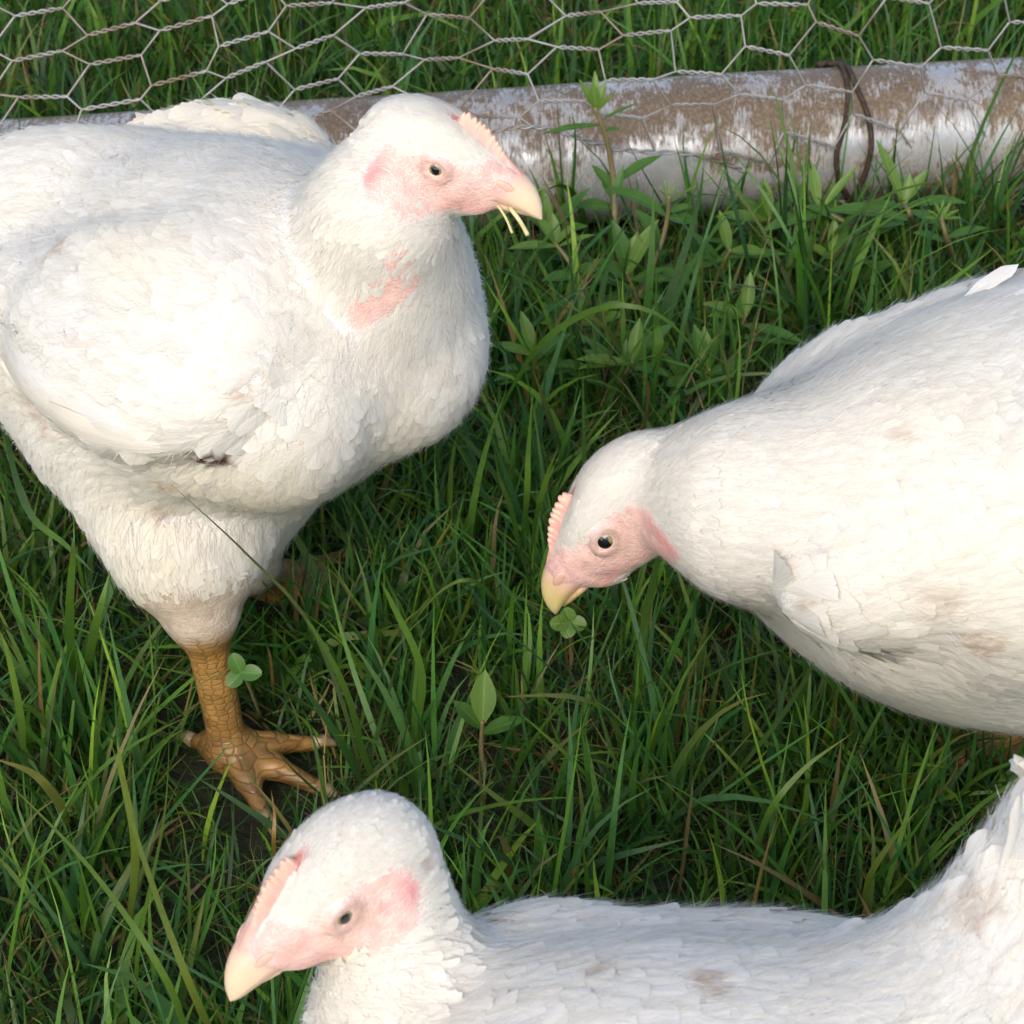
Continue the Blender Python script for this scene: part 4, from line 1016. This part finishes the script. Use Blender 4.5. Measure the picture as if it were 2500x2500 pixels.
packs += [
    hero([atz(880, 1930, .0), at(862, 1800, 1.13), at(760, 1530, 1.08), at(600, 1350, 1.03), at(415, 1180, .985)], .0026, (.09, .14, .05), (.16, .17, .07)),
    hero([atz(1720, 1980, 0), at(1900, 1760, 1.1), at(1995, 1600, 1.03), at(2040, 1450, .99), at(2105, 1295, .955)], .0030, (.08, .15, .04), (.12, .17, .06)),
    hero([atz(1160, 1120, 0), at(1290, 880, 1.24), at(1400, 780, 1.21), at(1520, 745, 1.19), at(1640, 790, 1.2), at(1740, 920, 1.24)], .0042, LG, (.07, .14, .03)),
    hero([atz(940, 1950, 0), at(890, 1850, 1.15), at(850, 1700, 1.1), at(780, 1560, 1.08), at(690, 1430, 1.07)], .0050, LG, LG),
    hero([atz(1000, 1850, 0), at(1030, 1650, 1.12), at(960, 1480, 1.09), at(930, 1420, 1.08)], .0045, LG, LG),
    hero([atz(1280, 1400, 0), at(1250, 1250, 1.2), at(1215, 1150, 1.17), at(1200, 1000, 1.15)], .0046, LG, LG),
    hero([atz(1290, 1400, 0), at(1310, 1260, 1.2), at(1340, 1150, 1.17), at(1365, 1085, 1.15)], .0046, LG, YG),
    hero([atz(1270, 1350, 0), at(1285, 1230, 1.2), at(1290, 1100, 1.17), at(1300, 960, 1.14)], .0040, LG, LG),
    hero([atz(310, 2300, 0), at(330, 2080, 1.03), at(300, 1900, 1.0), at(285, 1800, .99)], .0042, YG, YG),
    hero([atz(180, 1700, 0), at(170, 1500, 1.12), at(178, 1350, 1.08), at(175, 1310, 1.07)], .0052, LG, LG),
    hero([atz(200, 1690, 0), at(235, 1520, 1.12), at(270, 1390, 1.1)], .0050, LG, LG),
    hero([atz(0, 1000, 0), at(60, 1230, 1.2), at(160, 1330, 1.16), at(230, 1400, 1.12)], .0042, LG, LG),
    hero([atz(170, 2010, 0), at(130, 1940, 1.05), at(75, 1885, 1.02), at(-20, 1850, 1.0)], .0050, (.20, .21, .05), (.22, .22, .06)),
    hero([atz(672, 2110, 0), at(668, 2060, 1.0), at(670, 1990, .985), at(662, 1930, .97)], .0022, (.34, .20, .06), (.30, .20, .10)),
    hero([atz(225, 2060, 0), at(260, 1930, 1.06), at(330, 1750, 1.03), at(405, 1600, 1.0)], .0026, (.20, .19, .09), (.30, .24, .14)),
    hero([atz(470, 2600, 0), at(410, 2400, .93), at(220, 2120, .94), at(-10, 1880, .97)], .0032, LG, YG),
    hero([atz(560, 2600, 0), at(470, 2420, .93), at(345, 2080, .95), at(268, 1800, .96)], .0036, YG, YG),
    hero([atz(330, 2480, 0), at(340, 2300, .98), at(400, 2000, .98), at(415, 1760, .97)], .0024, LG, YG),
    hero([atz(60, 1900, 0), at(50, 1750, 1.1), at(20, 1600, 1.07), at(0, 1540, 1.06)], .0040, LG, YG),
    hero([atz(1190, 2010, 0), at(1170, 1880, 1.1), at(1185, 1800, 1.08)], .0030, (.25, .19, .09), (.3, .22, .1)),
    hero([atz(1500, 1900, 0), at(1520, 1700, 1.13), at(1560, 1560, 1.1), at(1570, 1430, 1.08)], .0044, LG, LG),
    hero([atz(1830, 2160, 0), at(1870, 2000, 1.04), at(1960, 1880, 1.03), at(2080, 1790, 1.03)], .0036, LG, YG),
    hero([atz(2110, 2260, 0), at(2120, 2150, 1.03), at(2180, 2050, 1.01), at(2250, 1965, 1.0)], .0034, YG, YG),
    hero([atz(1240, 1500, 0), at(1160, 1420, 1.17), at(1080, 1440, 1.17), at(1000, 1530, 1.2)], .0024, LG, (.2, .2, .08)),
    hero([atz(1590, 1000, 0), at(1610, 880, 1.26), at(1605, 800, 1.24), at(1600, 750, 1.22)], .0075, LG, LG),
]
o = 0; VV, FF, CC = [], [], []
for V, F, c in packs: VV.append(V); FF.append(F+o); CC.append(c); o += len(V)
go = mesh_obj('grass', np.vstack(VV), [np.vstack(FF)], GRASS)
attr(go.data, 'tint', np.c_[np.clip(np.vstack(CC), 0, 1), np.ones(o)], 'FLOAT_COLOR')
tag(go, 'dense green meadow grass with dry blades', 'grass', kind='stuff')
print('grass quads', sum(len(f) for f in FF), round(time.time()-T0, 1))

# ------------------------------------------------------------------ leafy weeds
def mat_leaf(name, c1, c2):
    m = M(name); p = m.pos(); n = m.noise(90, 3, p); v = m.attr('vane')
    sep = m.n('ShaderNodeSeparateXYZ'); m.l(v.outputs['Vector'], sep.inputs[0])
    ab = m.n('ShaderNodeMath', operation='ABSOLUTE'); m.l(sep.outputs[1], ab.inputs[0])
    rib = m.ramp(ab.outputs[0], [(0, (1, 1, 1)), (.10, (0, 0, 0))])
    c = m.mix(n, c1, c2); c = m.mix(m.mix(.45, (0, 0, 0), rib), c, tuple(min(1, x*2.0) for x in c2))
    m.l(c, m.b.inputs['Base Color']); m.b.inputs['Roughness'].default_value = .4
    tr = m.n('ShaderNodeBsdfTranslucent'); m.l(m.mix(1.0, c, (1.3, 1.25, .5), 'MULTIPLY'), tr.inputs[0])
    ms = m.n('ShaderNodeMixShader'); ms.inputs[0].default_value = .35
    m.l(m.b.outputs[0], ms.inputs[1]); m.l(tr.outputs[0], ms.inputs[2]); m.l(ms.outputs[0], m.out.inputs[0]); return m.m
LEAF = mat_leaf('weed_leaf', (.050, .135, .022), (.10, .22, .035)); LEAF_Y = mat_leaf('young_leaf', (.11, .22, .03), (.17, .28, .05))
STEM = mat_simple('weed_stem', (.16, .16, .06), .5, .4, 0, 120, (.24, .17, .09))
STRAW = mat_simple('dry_straw', (.62, .50, .22), .5, .4, 0, 200, (.72, .62, .34))
def leaf(name, base, d, up, L, W, parent, mat, droop=.5, fold=.25, shape=1.0, n=9):
    """pointed leaf from base along d, bending towards -up"""
    d = unit(d); up = unit(up-d*np.dot(up, d)); sd_ = np.cross(d, up); V, vn = [], []
    for k in range(n+1):
        t = k/n; th = droop*t*t; c = base+L*(d*(t-.18*droop*t**3)-up*(droop*.45*t*t))
        w = W*.5*max(.02, math.sin(math.pi*min(1, t*.93+.05))**shape)
        for y in (-1, -.5, 0, .5, 1):
            V.append(c+sd_*w*y+up*(abs(y)*fold*w)); vn.append((t, y, 0))
    q = []
    for k in range(n):
        for j in range(4): q.append([k*5+j, k*5+j+1, (k+1)*5+j+1, (k+1)*5+j])
    o = mesh_obj(name, A(V), [A(q)], mat, parent); attr(o.data, 'vane', vn, 'FLOAT_VECTOR'); return o
def weed(pts, rad, label, leaves, tip=None, seed=0, cat='weed'):
    """pts: world points of the stem; leaves: (t along stem, direction in view (right, up, near), length, width, droop)"""
    r = np.random.default_rng(seed); C = spline(A(pts), 24)
    root = empty('weed_plant', pts[0]*A([1, 1, 0]), label, cat)
    V, F = tube(C, np.linspace(rad, rad*.6, 24), 7); mesh_obj('stem', V, F, STEM, root)
    for t, dv, L, W, dr in leaves:
        p = C[int(t*23)]; leaf('leaf', p, cdir(*dv), ZUP+.35*CN, L, W, root, LEAF_Y if t > .9 else LEAF, dr)
    return root
yf = float((PA+PB)[1]/2)-PR-.035
weed([atz(1520, 700, 0), aty(1502, 560, yf-.02), aty(1498, 440, yf), aty(1478, 330, yf), aty(1452, 262, yf)], .0026, 'tall weed with a pale stem rising in front of the pipe, topmost of the weeds', [
    (.99, (-.05, 1, .2), .028, .006, .1), (.98, (.25, .9, .3), .022, .005, .2), (.97, (-.4, .8, .3), .026, .006, .3), (.96, (.5, .6, .5), .018, .005, .3), (.97, (-.15, .9, .6), .022, .007, .2),
    (.9, (.9, .5, .2), .030, .003, .3), (.86, (-.95, -.05, .3), .045, .006, .4), (.80, (.8, .1, .4), .012, .005, .3),
    (.48, (.75, .6, .2), .042, .009, .5), (.46, (-.55, .75, .2), .026, .008, .3), (.40, (.2, .9, .3), .026, .007, .2), (.38, (-.9, .2, .3), .030, .012, .5), (.42, (-.3, .9, -.1), .024, .010, .2)], seed=1)
weed([atz(1470, 840, 0), aty(1560, 720, yf-.07), aty(1605, 620, yf-.05), aty(1628, 540, yf-.04), aty(1633, 476, yf-.04)], .0024, 'weed with a furry pale tip below the pipe, right of the tallest weed', [
    (.99, (-.35, .9, .2), .016, .0016, .1), (.99, (.45, .85, .3), .016, .0016, .1), (.99, (.0, 1, .2), .014, .0018, .1), (.98, (-.6, .6, .5), .012, .002, .2),
    (.80, (-.75, .62, .2), .052, .011, .9), (.82, (.95, -.1, .4), .022, .012, .4), (.84, (.8, .3, .4), .018, .007, .3), (.60, (-.5, .75, .4), .032, .012, .3), (.58, (-.9, .1, .4), .030, .013, .5),
    (.52, (.5, .3, .6), .016, .006, .4), (.40, (.9, -.2, .4), .034, .012, .5), (.30, (-.9, -.1, .5), .030, .010, .5)], seed=2)
weed([atz(1462, 850, 0), aty(1430, 710, yf-.08), aty(1390, 640, yf-.07), aty(1352, 590, yf-.06)], .0022, 'weed with a red-tipped top leaning left under the beak', [
    (.98, (-.1, 1, .2), .022, .008, .2), (.97, (-.5, .8, .4), .026, .008, .3), (.97, (.6, .7, .4), .022, .006, .3), (.95, (-1, .1, .3), .036, .008, .5), (.94, (.9, .4, .3), .028, .005, .4),
    (.6, (.9, .1, .4), .024, .010, .5), (.5, (-.9, .0, .4), .028, .010, .5)], seed=3)
weed([atz(2240, 590, 0), aty(2225, 530, yf-.02), aty(2205, 495, yf-.01)], .0024, 'broad leaved weed growing against the pipe under the tie wire', [
    (.99, (-.45, 1, .3), .050, .009, .15), (.97, (.5, .85, .3), .030, .008, .3), (.95, (.15, 1, .2), .024, .007, .2), (.9, (.9, .2, .4), .045, .010, .6), (.85, (-.95, .1, .4), .050, .010, .6),
    (.7, (.8, -.3, .5), .035, .010, .6), (.6, (-.8, -.3, .5), .040, .011, .6)], seed=4)
weed([atz(2090, 640, 0), aty(2080, 560, yf-.03), aty(1990, 500, yf-.03)], .0022, 'low weed with crossing lance leaves left of the tie wire', [
    (.98, (-.2, 1, .3), .034, .009, .2), (.95, (.6, .8, .2), .040, .006, .2), (.9, (.95, .05, .4), .060, .013, .6), (.85, (-.9, -.1, .4), .055, .012, .6), (.6, (-.7, .4, .5), .04, .011, .5), (.5, (.7, .2, .6), .04, .012, .5)], seed=5)
weed([atz(2330, 660, 0), aty(2312, 590, yf-.05), aty(2298, 530, yf-.05)], .0022, 'small weed with a bushy pale bud near the right edge', [
    (.99, (a_, b_, .4), .014, .003, .2) for a_, b_ in ((-.8, .5), (-.4, .9), (0, 1), (.4, .9), (.8, .5), (1, .1), (-1, .1))]+[(.6, (.8, .3, .5), .03, .008, .4), (.5, (-.8, .3, .5), .03, .008, .4)], seed=6)
wr_ = np.random.default_rng(77)
ORD = ('leftmost', 'second from the left', 'third from the left', 'fourth from the left', 'fifth from the left', 'rightmost')
ROWS = [(x, y, ORD[i]+' in the row close under the pipe') for i, (x, y) in enumerate(((1300, 720), (1580, 820), (1720, 760), (1840, 700), (1960, 720), (2080, 760)))]
ROWS += [(x, y, q+' in the row between the two standing chickens') for (x, y), q in zip(((1330, 1010), (1400, 900), (1480, 1010), (1660, 1010), (1760, 930)), ORD[:4]+ORD[5:])]
for k, (wx, wy, where) in enumerate(ROWS):
    base_ = atz(wx, wy, 0); tilt = wr_.uniform(-.02, .02); hh = wr_.uniform(.04, .08)
    lv = [(.98, (wr_.uniform(-.3, .3), 1, .3), .030, .009, .2)]
    for q in range(9):
        a_ = wr_.uniform(-.3, math.pi+.3); lv.append((wr_.uniform(.35, .97), (math.cos(a_), math.sin(a_)*.7, .45), wr_.uniform(.026, .048), wr_.uniform(.007, .012), wr_.uniform(.2, .7)))
    o = weed([base_, base_+A([tilt*.5, -.005, hh*.6]), base_+A([tilt, -.008, hh])], .0018, 'low lance-leaved weed, '+where, lv, seed=20+k)
    o['group'] = 'low weeds in front of the pipe'
weed([atz(1185, 1900, 0), atz(1175, 1830, .02), atz(1178, 1760, .04)], .0018, 'small weed with a pale folded leaf in the middle of the grass', [
    (.98, (.05, 1, .2), .030, .014, .1), (.9, (-.6, .7, .4), .024, .010, .3), (.8, (.8, .4, .4), .028, .010, .4)], seed=8)
# clover sprigs
def clover(pts, label, n, size, seed):
    r = np.random.default_rng(seed); C = spline(A(pts), 14); root = empty('clover_sprig', pts[0]*A([1, 1, 0]), label, 'clover')
    V, F = tube(C, .0009, 6); mesh_obj('stem', V, F, STEM, root)
    for k in range(n):
        a = 2*math.pi*k/n+r.uniform(-.3, .3); leaf('leaflet', C[-1], cdir(math.cos(a), math.sin(a)*.8, .35), CN+.4*ZUP, size*r.uniform(.85, 1.15), size*.85, root, LEAF if seed % 2 else LEAF_Y, .3, .2, .55)
clover([atz(640, 1760, 0), at(610, 1680, 1.10), at(588, 1642, 1.075)], 'clover sprig crossing the shank of the left chicken', 3, .010, 1)
clover([atz(1400, 1600, .0), atz(1395, 1540, .03), atz(1390, 1520, .05)], 'bright young sprig just under the pecking beak', 4, .011, 2)
# straws held in the beak of the left chicken
b1 = birds[0]
for (p, q, rad, lab) in (((1215, 500), (1250, 568), .0006, 'thin dry straw in the beak, the one farther from its tip'), ((1243, 505), (1288, 573), .0010, 'thicker dry straw in the beak, the one nearer its tip')):
    d_ = float(np.dot(b1['h'](3.4, -.75*1, -.5)-CP, -CN))
    C = spline(A([at(*p, d_), (at(*p, d_)+at(*q, d_-.004))/2+CR*.0006, at(*q, d_-.008)]), 10); V, F = tube(C, rad, 7)
    tag(mesh_obj('straw', V, F, STRAW), lab, 'straw')
print('done', round(time.time()-T0, 1))
